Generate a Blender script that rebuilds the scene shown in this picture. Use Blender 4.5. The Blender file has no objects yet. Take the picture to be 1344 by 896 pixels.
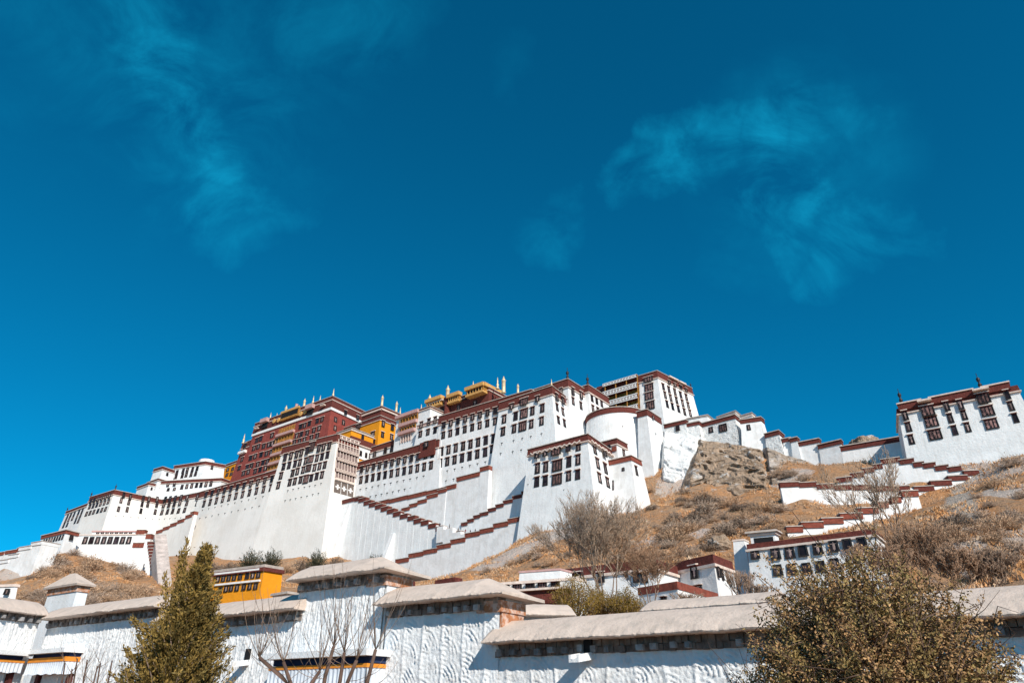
import bpy, bmesh, math, random
import numpy as np
from mathutils import Vector, Matrix, noise as mnoise

random.seed(7)
rng = np.random.default_rng(7)
SC = bpy.context.scene
COL = SC.collection
R = math.radians

# ------------------------------------------------------------------ camera
PITCH = R(28.0)
EYE = Vector((0, 0, 1.6))
cam_d = bpy.data.cameras.new('camera')
cam = bpy.data.objects.new('camera', cam_d)
COL.objects.link(cam)
cam.location = EYE
cam.rotation_euler = (R(90) + PITCH, 0, 0)
cam_d.sensor_fit = 'HORIZONTAL'
cam_d.sensor_width = 36
cam_d.lens = 24
cam_d.clip_start = 0.1
cam_d.clip_end = 20000
SC.camera = cam

# ------------------------------------------------------------------ sun, sky, exposure
SUN_BEARING = 156.0      # degrees clockwise from +y, direction towards the sun
SUN_ELEV = 34.0
sd = bpy.data.lights.new('sun', 'SUN')
sd.energy = 4.9
sd.angle = R(0.5)
sd.color = (1.0, 0.915, 0.80)
sun = bpy.data.objects.new('sun', sd)
COL.objects.link(sun)
sb, se = R(SUN_BEARING), R(SUN_ELEV)
sdir = Vector((math.sin(sb) * math.cos(se), math.cos(sb) * math.cos(se), math.sin(se)))
sun.rotation_euler = sdir.to_track_quat('Z', 'Y').to_euler()

W = bpy.data.worlds.new('World')
SC.world = W
W.use_nodes = True
wn, wl = W.node_tree.nodes, W.node_tree.links
wn.clear()
def wnode(t, **kw):
    n = wn.new(t)
    for k, v in kw.items():
        setattr(n, k, v)
    return n
out = wnode('ShaderNodeOutputWorld')
bg = wnode('ShaderNodeBackground')
bg.inputs['Strength'].default_value = 0.134
sky = wnode('ShaderNodeTexSky', sky_type='NISHITA')
sky.sun_disc = False
sky.sun_elevation = se
sky.sun_rotation = sb
sky.altitude = 3600
sky.air_density = 1.0
sky.dust_density = 0.0
sky.ozone_density = 2.0
# cool colour grade of the photograph, applied to the whole sky evenly
grade = wnode('ShaderNodeMix', data_type='RGBA', blend_type='MULTIPLY')
grade.inputs['Factor'].default_value = 1
grade.inputs[7].default_value = (0.006, 0.765, 1.0, 1)
wl.new(sky.outputs[0], grade.inputs[6])
# thin wispy cirrus, given by direction on the sky
tc = wnode('ShaderNodeTexCoord')
warp = wnode('ShaderNodeTexNoise', noise_dimensions='3D')
warp.inputs['Scale'].default_value = 5.0; warp.inputs['Detail'].default_value = 7; warp.inputs['Roughness'].default_value = 0.6
wl.new(tc.outputs['Generated'], warp.inputs['Vector'])
wv = wnode('ShaderNodeVectorMath', operation='SUBTRACT'); wl.new(warp.outputs['Color'], wv.inputs[0]); wv.inputs[1].default_value = (0.5, 0.5, 0.5)
wv2 = wnode('ShaderNodeVectorMath', operation='MULTIPLY_ADD'); wl.new(wv.outputs[0], wv2.inputs[0]); wv2.inputs[1].default_value = (0.26, 0.26, 0.26); wl.new(tc.outputs['Generated'], wv2.inputs[2])
wdir = wnode('ShaderNodeVectorMath', operation='NORMALIZE'); wl.new(wv2.outputs[0], wdir.inputs[0])
def vdot(vec):
    n = wnode('ShaderNodeVectorMath', operation='DOT_PRODUCT')
    wl.new(wdir.outputs[0], n.inputs[0])
    n.inputs[1].default_value = vec
    return n.outputs['Value']
def m2(op, a, b=None, c=None, clamp=False):
    n = wnode('ShaderNodeMath', operation=op)
    n.use_clamp = clamp
    for i, v in enumerate((a, b, c)):
        if v is None:
            continue
        if isinstance(v, (int, float)):
            n.inputs[i].default_value = v
        else:
            wl.new(v, n.inputs[i])
    return n.outputs[0]
def ray(px, py):
    c, s = math.cos(PITCH), math.sin(PITCH)
    F = Vector((0, c, s)); U = Vector((0, -s, c))
    return F + Vector((1, 0, 0)) * ((px - 672) / 896) - U * ((py - 448) / 896)
mapn = wnode('ShaderNodeMapping')
mapn.inputs['Rotation'].default_value = (0.3, 0.5, 0.55)
mapn.inputs['Scale'].default_value = (0.9, 1.5, 1.1)
wl.new(tc.outputs['Generated'], mapn.inputs[0])
nz = wnode('ShaderNodeTexNoise', noise_dimensions='3D')
nz.inputs['Scale'].default_value = 8.5
nz.inputs['Detail'].default_value = 9
nz.inputs['Roughness'].default_value = 0.64
nz.inputs['Distortion'].default_value = 0.6
wl.new(mapn.outputs[0], nz.inputs['Vector'])
wisp = wnode('ShaderNodeMapRange')
wisp.inputs['From Min'].default_value = 0.36
wisp.inputs['From Max'].default_value = 0.74
wl.new(nz.outputs['Fac'], wisp.inputs['Value'])
mask = None
for (px, py, rad, amp) in ((205, 20, .07, .8), (225, 75, .065, 1.0), (255, 130, .075, 1.0), (272, 190, .07, 1.0), (300, 250, .07, .85), (330, 290, .06, .5), (185, 210, .07, .4), (250, 110, .20, .45), (440, 25, .12, .4), (120, 60, .14, .3),
                           (800, 236, .05, .75), (860, 218, .06, .95), (925, 195, .06, .95), (990, 205, .07, 1.0), (1050, 195, .06, .8), (1105, 170, .055, .5), (980, 262, .055, .9), (1040, 290, .06, .9), (1100, 322, .065, 1.0), (1150, 332, .05, .6),
                           (1030, 225, .17, .35), (712, 300, .05, .4), (680, 75, .05, .15)):
    d = ray(px, py).normalized()
    dv = vdot(d)
    ang = m2('ARCCOSINE', m2('MINIMUM', dv, 0.99999))
    f = m2('SUBTRACT', 1.0, m2('DIVIDE', ang, rad), clamp=True)
    f = m2('MULTIPLY', m2('SMOOTH_MIN', f, 0.75, 0.3), amp)
    mask = f if mask is None else m2('MAXIMUM', mask, f)
cf = m2('MULTIPLY', m2('MULTIPLY', wisp.outputs[0], mask), 0.68, clamp=True)
cl = wnode('ShaderNodeMix', data_type='RGBA')
wl.new(cf, cl.inputs['Factor'])
gam = wnode('ShaderNodeGamma'); gam.inputs['Gamma'].default_value = 0.90
wl.new(grade.outputs[2], gam.inputs['Color'])
wl.new(gam.outputs[0], cl.inputs[6])
cl.inputs[7].default_value = (0.06, 3.6, 5.8, 1)
wl.new(cl.outputs[2], bg.inputs['Color'])
wl.new(bg.outputs[0], out.inputs['Surface'])

SC.view_settings.view_transform = 'Standard'
SC.view_settings.look = 'None'
SC.view_settings.exposure = 0.18
SC.view_settings.gamma = 1.0
SC.render.engine = 'CYCLES'

# ------------------------------------------------------------------ materials
MATS = {}
def mat(name, col, rough=0.85, var=0.10, vscale=0.6, bump=0.0, bscale=2.0, streak=0.0, streak_col=None, metal=0.0, rand=0.0,
        col2=None, c2scale=1.0, c2lo=0.45, c2hi=0.62, det=5):
    """procedural surface in world metres: base colour with noise, optional second colour, streaks, bump"""
    m = bpy.data.materials.new(name)
    m.use_nodes = True
    nt = m.node_tree; N, L = nt.nodes, nt.links
    b = N['Principled BSDF']
    b.inputs['Roughness'].default_value = rough
    b.inputs['Metallic'].default_value = metal
    b.inputs['Specular IOR Level'].default_value = 0.25
    geo = N.new('ShaderNodeNewGeometry')
    def noise(scale, detail=det, vec=None, rg=0.6):
        n = N.new('ShaderNodeTexNoise')
        n.inputs['Scale'].default_value = scale
        n.inputs['Detail'].default_value = detail
        n.inputs['Roughness'].default_value = rg
        L.new(vec if vec is not None else geo.outputs['Position'], n.inputs['Vector'])
        return n.outputs['Fac']
    def mix(f, a, c, bt='MIX'):
        x = N.new('ShaderNodeMix'); x.data_type = 'RGBA'; x.blend_type = bt
        if isinstance(f, float): x.inputs['Factor'].default_value = f
        else: L.new(f, x.inputs['Factor'])
        for k, v in ((6, a), (7, c)):
            if isinstance(v, tuple): x.inputs[k].default_value = (*v[:3], 1)
            else: L.new(v, x.inputs[k])
        return x.outputs[2]
    def rampf(v, lo, hi):
        r = N.new('ShaderNodeMapRange'); r.inputs['From Min'].default_value = lo; r.inputs['From Max'].default_value = hi
        L.new(v, r.inputs['Value']); return r.outputs[0]
    dark = tuple(c * (1 - var * 2.2) for c in col); lite = tuple(min(1, c * (1 + var)) for c in col)
    c = mix(rampf(noise(vscale), 0.3, 0.7), dark, lite)
    if col2 is not None:
        c = mix(rampf(noise(c2scale), c2lo, c2hi), c, col2)
    if streak:
        mp = N.new('ShaderNodeMapping'); mp.inputs['Scale'].default_value = (1, 1, 0.07)
        L.new(geo.outputs['Position'], mp.inputs[0])
        s = rampf(noise(1.3, 6, mp.outputs[0]), 0.5, 0.8)
        mm = N.new('ShaderNodeMath'); mm.operation = 'MULTIPLY'; mm.inputs[1].default_value = streak
        L.new(s, mm.inputs[0])
        c = mix(mm.outputs[0], c, streak_col or tuple(x * 0.6 for x in col))
    if rand:
        oi = N.new('ShaderNodeObjectInfo')
        r = N.new('ShaderNodeMapRange'); r.inputs['To Min'].default_value = 1 - rand; r.inputs['To Max'].default_value = 1 + rand
        L.new(oi.outputs['Random'], r.inputs['Value'])
        h = N.new('ShaderNodeHueSaturation'); L.new(r.outputs[0], h.inputs['Value']); L.new(c, h.inputs['Color'])
        c = h.outputs[0]
    L.new(c, b.inputs['Base Color'])
    if bump:
        bn = N.new('ShaderNodeBump'); bn.inputs['Strength'].default_value = 1.0; bn.inputs['Distance'].default_value = bump
        L.new(noise(bscale, 7, None, 0.65), bn.inputs['Height'])
        L.new(bn.outputs[0], b.inputs['Normal'])
    MATS[name] = m
    return m
WHITE = mat('whitewashed_plaster', (0.80, 0.81, 0.82), var=0.035, vscale=0.12, bump=0.10, bscale=1.1, streak=0.5, streak_col=(0.54, 0.52, 0.49), col2=(0.69, 0.69, 0.69), c2scale=0.3)
WARM = mat('warm_plaster', (0.80, 0.785, 0.76), var=0.04, vscale=0.05, bump=0.08, bscale=0.9, streak=0.5, streak_col=(0.60, 0.56, 0.50), col2=(0.71, 0.69, 0.66), c2scale=0.09)
ROUGHW = mat('rough_whitewash', (0.79, 0.81, 0.82), var=0.05, vscale=0.3, bump=0.12, bscale=1.6, streak=0.55, streak_col=(0.48, 0.46, 0.44), col2=(0.70, 0.72, 0.73), c2scale=0.8, c2lo=0.55, c2hi=0.7)
CRACK = mat('cracked_whitewash', (0.77, 0.78, 0.78), var=0.08, vscale=0.5, bump=0.7, bscale=0.8, col2=(0.33, 0.31, 0.29), c2scale=0.55, c2lo=0.60, c2hi=0.68)
MAROON = mat('maroon_twig_frieze', (0.145, 0.039, 0.031), var=0.22, vscale=2.5, bump=0.10, bscale=5.0, rough=0.95)
BRICKRED = mat('brick_red_cap', (0.245, 0.068, 0.046), var=0.2, vscale=1.5, bump=0.08, bscale=4.0, rough=0.95)
REDWALL = mat('red_palace_wall', (0.27, 0.060, 0.048), var=0.12, vscale=0.4, bump=0.2, bscale=1.2, streak=0.2)
YELLOW = mat('ochre_yellow_wall', (0.74, 0.285, 0.012), var=0.06, vscale=0.4, bump=0.1, bscale=1.2)
GOLD = mat('gilded_copper', (0.64, 0.36, 0.12), rough=0.5, metal=0.0, var=0.15, vscale=1.5)
OCHREWOOD = mat('gilded_wood', (0.42, 0.20, 0.05), var=0.3, vscale=1.2, bump=0.1, bscale=2.0)
BLACK = mat('black_window_border', (0.022, 0.021, 0.023), var=0.2, vscale=2.0, rand=0.3)
WOOD = mat('maroon_wood', (0.11, 0.028, 0.026), var=0.3, vscale=2.0)
PANE = mat('dark_window_glass', (0.045, 0.030, 0.034), rough=0.25, var=0.4, vscale=1.0, rand=0.6)
CURTAIN = mat('pale_curtain', (0.36, 0.27, 0.25), var=0.35, vscale=2.0, rand=0.6)
PALE = mat('pale_timber_trim', (0.72, 0.60, 0.53), var=0.12, vscale=1.5)
PINK = mat('faded_pink_awning', (0.52, 0.32, 0.30), var=0.12, vscale=1.5)
CREAM = mat('white_cloth', (0.78, 0.77, 0.76), var=0.05, vscale=2.0)
SLATE = mat('roof_earth', (0.44, 0.38, 0.34), var=0.15, vscale=1.0, bump=0.05, bscale=3.0)
GAPSHADE = mat('painted_recess_shade', (0.012, 0.012, 0.014), var=0.1)  # near-black colour stands in for the shade inside openings never cut
FINIAL = mat('pale_gilding', (0.72, 0.56, 0.36), rough=0.45, metal=0.2, var=0.12, vscale=1.5)
BRONZE = mat('dark_bronze', (0.04, 0.035, 0.04), rough=0.5, metal=0.5, var=0.1)

def checker_mat(name, c1, c2, scale):
    m = bpy.data.materials.new(name); m.use_nodes = True
    N, L = m.node_tree.nodes, m.node_tree.links
    b = N['Principled BSDF']; b.inputs['Roughness'].default_value = 0.9
    uv = N.new('ShaderNodeUVMap')
    br = N.new('ShaderNodeTexBrick'); br.offset = 0.0
    br.inputs['Scale'].default_value = scale
    br.inputs['Color1'].default_value = (*c1, 1); br.inputs['Color2'].default_value = (*c1, 1)
    br.inputs['Mortar'].default_value = (*c2, 1); br.inputs['Mortar Size'].default_value = 0.16
    br.inputs['Brick Width'].default_value = 0.9; br.inputs['Row Height'].default_value = 1.0
    L.new(uv.outputs[0], br.inputs['Vector']); L.new(br.outputs['Color'], b.inputs['Base Color'])
    return m

# ------------------------------------------------------------------ mesh helpers
class MB:
    """collects faces (world coordinates) for ONE mesh object"""
    def __init__(s):
        s.v = []; s.f = []; s.m = []
    def vert(s, p):
        s.v.append((p[0], p[1], p[2])); return len(s.v) - 1
    def face(s, pts, m=0):
        s.f.append([s.vert(p) for p in pts]); s.m.append(m)
    def prism(s, pb, z0, pt, z1, m=0, top=True, bot=True, mt=None):
        n = len(pb)
        b = [s.vert((p[0], p[1], z0)) for p in pb]; t = [s.vert((p[0], p[1], z1)) for p in pt]
        for i in range(n):
            j = (i + 1) % n
            s.f.append([b[i], b[j], t[j], t[i]]); s.m.append(m)
        if top: s.f.append(t); s.m.append(m if mt is None else mt)
        if bot: s.f.append(b[::-1]); s.m.append(m)
    def hexa(s, p, m=0):
        """8 points: bottom 4 counter-clockwise, top 4"""
        i = [s.vert(q) for q in p]
        for q in ((3, 2, 1, 0), (4, 5, 6, 7), (0, 1, 5, 4), (1, 2, 6, 5), (2, 3, 7, 6), (3, 0, 4, 7)):
            s.f.append([i[k] for k in q]); s.m.append(m)
    def box(s, x0, x1, y0, y1, z0, z1, m=0):
        s.hexa([(x0, y0, z0), (x1, y0, z0), (x1, y1, z0), (x0, y1, z0), (x0, y0, z1), (x1, y0, z1), (x1, y1, z1), (x0, y1, z1)], m)
    def lathe(s, prof, c=(0, 0, 0), n=10, m=0):
        rings = []
        for r, z in prof:
            rings.append([s.vert((c[0] + r * math.cos(2 * math.pi * k / n), c[1] + r * math.sin(2 * math.pi * k / n), c[2] + z)) for k in range(n)])
        for a, b in zip(rings, rings[1:]):
            for k in range(n):
                j = (k + 1) % n
                s.f.append([a[k], a[j], b[j], b[k]]); s.m.append(m)
        s.f.append(rings[0][::-1]); s.m.append(m); s.f.append(rings[-1]); s.m.append(m)
    def tube(s, pts, rads, n=4, m=0):
        rings = []
        for i, p in enumerate(pts):
            p = Vector(p)
            d = (Vector(pts[min(i + 1, len(pts) - 1)]) - Vector(pts[max(i - 1, 0)]))
            if d.length < 1e-6: d = Vector((0, 0, 1))
            d.normalize()
            a = d.orthogonal().normalized(); b = d.cross(a)
            rings.append([s.vert(p + (a * math.cos(2 * math.pi * k / n) + b * math.sin(2 * math.pi * k / n)) * rads[i]) for k in range(n)])
        for a, b in zip(rings, rings[1:]):
            for k in range(n):
                j = (k + 1) % n
                s.f.append([a[k], a[j], b[j], b[k]]); s.m.append(m)
        s.f.append(rings[0][::-1]); s.m.append(m); s.f.append(rings[-1]); s.m.append(m)
    def mesh(s, name, mats, off=(0, 0, 0), smooth=False):
        me = bpy.data.meshes.new(name)
        o = off
        me.from_pydata([(a - o[0], b - o[1], c - o[2]) for a, b, c in s.v], [], s.f)
        if not isinstance(mats, (list, tuple)): mats = [mats]
        for m in mats: me.materials.append(m)
        if len(mats) > 1: me.polygons.foreach_set('material_index', s.m)
        if smooth: me.polygons.foreach_set('use_smooth', [True] * len(me.polygons))
        me.update()
        return me

def link(name, data, parent=None):
    o = bpy.data.objects.new(name, data); COL.objects.link(o)
    if parent is not None: o.parent = parent
    return o
def tag(o, label=None, cat=None, group=None, kind=None):
    for k, v in (('label', label), ('category', cat), ('group', group), ('kind', kind)):
        if v: o[k] = v
    return o
def thing(name, label, cat, loc, group=None):
    o = link(name, None); o.location = loc; o.empty_display_size = 1.0
    return tag(o, label, cat, group)

# ------------------------------------------------------------------ photo rays -> places
def at_z(px, py, z):
    d = ray(px, py); t = (z - EYE.z) / d.z
    return EYE + d * t
def at_D(px, py, D):
    d = ray(px, py); t = D / math.hypot(d.x, d.y)
    return EYE + d * t
def on_plane(px, py, p, n):
    d = ray(px, py); n = Vector(n)
    return EYE + d * ((Vector(p) - EYE).dot(n) / d.dot(n))
def proj(p):
    q = Vector(p) - EYE
    c, s = math.cos(PITCH), math.sin(PITCH)
    dep = q.y * c + q.z * s
    return 672 + 896 * q.x / dep, 448 - 896 * (-q.y * s + q.z * c) / dep
def dirb(deg):
    return Vector((math.sin(R(deg)), math.cos(R(deg)), 0))
def along(P, d, px):
    """point on the horizontal line P + s d that shows at picture column px"""
    k = (px - 672) / 896
    c, s = math.cos(PITCH), math.sin(PITCH)
    Q = P - EYE
    # (Qx + t dx) = k (c (Qy + t dy) + s Qz)
    t = (k * (c * Q.y + s * Q.z) - Q.x) / (d.x - k * c * d.y)
    return P + d * t
BF, BR = -51.0, 37.0
F0, R0 = dirb(BF), dirb(BR)

def offset(poly, d):
    n = len(poly); out_ = []
    for i in range(n):
        p0, p1, p2 = (Vector((poly[k % n][0], poly[k % n][1])) for k in (i - 1, i, i + 1))
        a = (p1 - p0).normalized(); b = (p2 - p1).normalized()
        na = Vector((a.y, -a.x)); nb = Vector((b.y, -b.x))
        m = na + nb
        if m.length < 1e-4: m = na
        m = m / max(m.dot(na), 0.35)
        q = p1 + m * d
        out_.append((q.x, q.y))
    return out_

class Face:
    """one sloped wall face: origin at its top left, x along, up the slope, N outwards"""
    def __init__(s, p0, p1, ztop, batter, bld):
        s.o = Vector((p0[0], p0[1], ztop)); s.b = bld; s.par = 0; s.po = 0
        e = Vector((p1[0] - p0[0], p1[1] - p0[1], 0)); s.len = e.length
        s.x = e.normalized(); n = Vector((s.x.y, -s.x.x, 0))
        s.up = (Vector((0, 0, 1)) - n * batter).normalized()
        s.N = s.x.cross(s.up).normalized(); s.n = n
    def hit(s, px, py, out=0.0):
        return on_plane(px, py, s.o + s.N * out, s.N)
    def uv(s, px, py):
        q = s.hit(px, py) - s.o
        return q.dot(s.x), q.dot(s.up)
    def pt(s, u, v, o=0.0):
        return s.o + s.x * u + s.up * v + s.N * o
    def mat4(s, p, sx=1, sy=1, sz=1):
        Y = -s.N
        M = Matrix(((s.x.x * sx, Y.x * sy, s.up.x * sz, p.x), (s.x.y * sx, Y.y * sy, s.up.y * sz, p.y), (s.x.z * sx, Y.z * sy, s.up.z * sz, p.z), (0, 0, 0, 1)))
        return M
    def box(s, mb, u0, u1, v0, v1, o0, o1, m=0):
        P = s.pt
        mb.hexa([P(u0, v0, o1), P(u1, v0, o1), P(u1, v0, o0), P(u0, v0, o0), P(u0, v1, o1), P(u1, v1, o1), P(u1, v1, o0), P(u0, v1, o0)], m)

# ---- shared window meshes: unit width and height, -y is outwards, metres in depth
def _window_meshes():
    W_ = {}
    def ring(mb, bo, to, bi, ti, zb, zt, zib, zit, y0, y1):
        o = [(-bo, zb), (bo, zb), (to, zt), (-to, zt)]; i = [(-bi, zib), (bi, zib), (ti, zit), (-ti, zit)]
        for k in range(4):
            j = (k + 1) % 4
            q = [o[k], o[j], i[j], i[k]]
            mb.hexa([(a, y0, b) for a, b in q] + [(a, y1, b) for a, b in q])
    mb = MB(); ring(mb, .5, .43, .33, .30, -.5, .42, -.40, .34, 0.0, -.16)
    W_['surround'] = mb.mesh('window_surround', BLACK)
    mb = MB(); mb.box(-.34, .34, -.05, 0, -.41, .35)
    W_['pane'] = mb.mesh('window_pane', PANE)
    mb = MB(); mb.box(-.10, .13, -.09, -.05, -.30, .12); mb.box(-.33, .33, -.10, -.05, .13, .18); mb.box(-.03, .02, -.11, -.05, -.40, .34)
    W_['casement'] = mb.mesh('window_casement', CURTAIN)
    mb = MB()
    mb.hexa([(-.58, -.5, .40), (.58, -.5, .40), (.58, 0, .44), (-.58, 0, .44), (-.58, -.5, .47), (.58, -.5, .47), (.58, 0, .52), (-.58, 0, .52)], 0)
    mb.box(-.50, .50, -.34, 0, .33, .42, 1)
    W_['hood'] = mb.mesh('window_hood', [PALE, WOOD])
    # wide bay window with several lights
    mb = MB(); ring(mb, .5, .48, .42, .41, -.5, .42, -.40, .34, 0.0, -.3)
    mb.box(-.16, -.12, -.22, 0, -.41, .35); mb.box(.12, .16, -.22, 0, -.41, .35)
    W_['bay'] = mb.mesh('bay_surround', BLACK)
    mb = MB(); mb.box(-.42, .42, -.08, 0, -.41, .35)
    W_['baypane'] = mb.mesh('bay_pane', PANE)
    mb = MB(); mb.box(-.42, .42, -.14, -.08, -.20, -.16); mb.box(-.42, .42, -.14, -.08, .16, .20)
    for x_ in (-.30, -.20, 0, .06, .24, .33): mb.box(x_ - .018, x_ + .018, -.13, -.08, -.40, .34)
    mb.box(-.36, -.22, -.12, -.08, -.38, -.22); mb.box(.19, .34, -.12, -.08, -.38, -.05); mb.box(-.08, .04, -.12, -.08, -.1, .14)
    W_['baycurtain'] = mb.mesh('bay_curtain', mat('dusty_lattice', (0.30, 0.175, 0.16), var=0.3, vscale=2.0, rand=0.5))
    # T-shaped loophole: dark boxes on the wall, recess shade painted in
    mb = MB()
    mb.box(-.05, .05, -.06, 0, -.5, .5); mb.box(-.32, .32, -.06, 0, .22, .5)
    W_['loop'] = mb.mesh('loophole', GAPSHADE)
    return W_
WM = _window_meshes()

class Bld:
    """a building thing: an Empty with wall, parapet and window parts"""
    def __init__(s, name, label, cat, loc, group=None):
        s.L = Vector(loc); s.root = thing(name, label, cat, s.L, group); s.faces = []
    def add(s, name, mb, mats, parent=None, smooth=False):
        return link(name, mb.mesh(name, mats, s.L, smooth), parent or s.root)
    def block(s, top, z, zb, batter=0.07, wall=None, par=2.6, parmat=None, cap=True, trim=True, wname='wall', o=0.28, closed=True):
        top = [(p[0], p[1]) for p in top]
        wall = wall or WHITE
        mb = MB()
        mb.prism(offset(top, batter * (z - zb)), zb, top, z - 0.05)
        s.add(wname, mb, wall)
        fs = [Face(top[i], top[(i + 1) % len(top)], z, batter, s) for i in range(len(top))]
        s.faces += fs
        for f in fs: f.par = par; f.po = (o + batter * par + 0.05) if par else 0
        if par:
            mb = MB()
            mb.prism(offset(top, o + batter * par), z - par, offset(top, o), z, 0)
            s.add('parapet', mb, parmat or MAROON)
            if cap:
                mb = MB(); mb.prism(offset(top, o + 0.32), z, offset(top, o + 0.22), z + 0.32)
                s.add('coping', mb, SLATE)
            if trim:
                mb = MB(); mb.prism(offset(top, o + batter * par + 0.2), z - par - 0.34, offset(top, o + batter * par + 0.2), z - par)
                s.add('cornice', mb, PALE)
        return fs
    def inst(s, name, mesh, M, parent=None):
        ob = link(name, mesh, s.root)
        ob.matrix_local = Matrix.Translation(-s.L) @ M
        return ob
    def window(s, f, px, py, w, h, kind='surround', hood=True):
        """w, h in picture pixels at this place"""
        p = f.hit(px, py)
        k = s.scale(p, f)
        wm, hm = w / k[0], h / k[1]
        return s.window_m(f, p, wm, hm, kind, hood)
    def window_m(s, f, p, wm, hm, kind='surround', hood=True):
        v = (p - f.o).dot(f.up)
        if f.par and v + hm * .45 > -f.par - .3: p = p + f.N * f.po      # bays that rise through the frieze stand out from it
        ob = s.inst('window', WM[kind], f.mat4(p, wm, 1, hm))
        bay = kind == 'bay'
        link('pane', WM['baypane' if bay else 'pane'], ob)
        if bay or random.random() < 0.6: link('curtain' if bay else 'casement', WM['baycurtain' if bay else 'casement'], ob)
        if hood: link('hood', WM['hood'], ob)
        return ob
    def scale(s, p, f):
        a = Vector(proj(p)); b = Vector(proj(p + f.x)); c = Vector(proj(p + f.up))
        return (b - a).length, (c - a).length
    def row(s, f, p0, p1, n, w, h, kind='surround', hood=True, skip=()):
        u0, v0 = f.uv(*p0); u1, v1 = f.uv(*p1)
        k = s.scale(f.hit((p0[0] + p1[0]) / 2, (p0[1] + p1[1]) / 2), f)
        for i in range(n):
            if i in skip: continue
            t = i / max(1, n - 1)
            s.window_m(f, f.pt(u0 + (u1 - u0) * t, v0 + (v1 - v0) * t), w / k[0], h / k[1], kind, hood)
    def loops(s, f, p0, p1, n, w=2.6, h=3.6):
        u0, v0 = f.uv(*p0); u1, v1 = f.uv(*p1)
        k = s.scale(f.hit((p0[0] + p1[0]) / 2, (p0[1] + p1[1]) / 2), f)
        for i in range(n):
            t = i / max(1, n - 1)
            s.inst('loophole', WM['loop'], f.mat4(f.pt(u0 + (u1 - u0) * t, v0 + (v1 - v0) * t), w * 1.5 / k[0], 1, h / k[1]))
    def pbox(s, name, f, pa, pb, h, o0, o1, m, v_shift=0.0, parent=None):
        """a horizontal bar on a face between two picture points, h metres tall (centred)"""
        u0, v0 = f.uv(*pa); u1, v1 = f.uv(*pb); v = (v0 + v1) / 2 + v_shift
        mb = MB(); f.box(mb, u0, u1, v - h / 2, v + h / 2, o0, o1)
        return s.add(name, mb, m, parent)
    def finial(s, p, h, kind='banner'):
        mb = MB()
        if kind == 'banner':
            mb.lathe([(.09 * h, 0), (.13 * h, .04 * h), (.10 * h, .1 * h), (.10 * h, .7 * h), (.13 * h, .74 * h), (.07 * h, .82 * h), (.015 * h, 1.0 * h)], p, 10)
        elif kind == 'spire':
            mb.lathe([(.13 * h, 0), (.15 * h, .1 * h), (.05 * h, .2 * h), (.12 * h, .34 * h), (.04 * h, .5 * h), (.06 * h, .6 * h), (.01 * h, 1.0 * h)], p, 10)
        else:
            mb.lathe([(.10 * h, 0), (.14 * h, .1 * h), (.05 * h, .3 * h), (.12 * h, .45 * h), (.12 * h, .6 * h), (.02 * h, .7 * h), (.02 * h, 1.0 * h)], p, 8)
        s.add('finial', mb, FINIAL if kind != 'pole' else BRONZE, smooth=True)

def quad(B, A=None, C=None, depth=25, backdir=None):
    """plan [left, front corner, right, back]"""
    if A is None or C is None:
        raise ValueError
    return [A, B, C, A + (C - B)]
def dbg(tag_, P, px, py):
    q = proj(P); print('CHK %-22s want (%.0f,%.0f) got (%.1f,%.1f)  D=%.0f z=%.1f' % (tag_, px, py, q[0], q[1], math.hypot(P.x, P.y), P.z))
# ================================================================== the palace
NF = Vector((F0.y, -F0.x, 0)) * -1      # outward normal of the long fronts (towards the viewer's left)
if NF.y > 0: NF = -NF
NR = Vector((R0.y, -R0.x, 0))           # outward normal of the right-hand faces
if NR.x < 0: NR = -NR
WALLS = {}
def base_loc(P, zb=0.0):
    return (P[0], P[1], zb)

# ---- east tower (front corner of the white palace)
BT = at_D(724, 507, 250.0); zT = BT.z
AT = along(BT, F0, 656.5); CT = at_z(748.5, 525.8, BT.z)
b = Bld('palace_tower', 'tall white tower with wide pink bay windows, joined to the long white facade', 'tower', (BT.x, BT.y, 55))
fs = b.block([AT, BT, CT, AT + (CT - BT)], zT, 55, 0.105, ROUGHW, par=3.6)
ft = fs[0]; WALLS['tower'] = fs
for c in ([(661.9, 549.4), (660.4, 565.6)], [(677, 545.4), (675, 561.9)], [(699, 538.7), (697.5, 555.9)], [(712, 535), (711, 552)]):
    for p in c: b.window(ft, *p, 6.2, 12.5)
for p in ((673, 533.7), (706.9, 523.7)): b.window(ft, *p, 6, 8.5)
for p, h in (((689.4, 527.5), 10), ((688, 541.9), 14), ((686.3, 558.7), 14)): b.window(ft, *p, 10.5, h, 'bay')
for p in ((658.5, 582.5), (657, 596), (674, 579), (672.9, 593.5), (685.4, 576.3), (684, 591.3), (696.6, 573.7), (710.6, 570)): b.loops(ft, p, p, 1)
for r in ([(729, 521.5), (737, 526), (744, 530)], [(731, 534), (738.5, 540), (746, 544)], [(732.7, 551), (740.6, 555), (748, 561)]):
    for p in r: b.window(fs[1], *p, 4.2, 11.0)
b.window(fs[1], 754, 550, 4.2, 12)
b.finial(Vector((BT.x, BT.y, zT + .3)), 3.0, 'spire')
dbg('tower C', CT, 748, 529)

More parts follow.
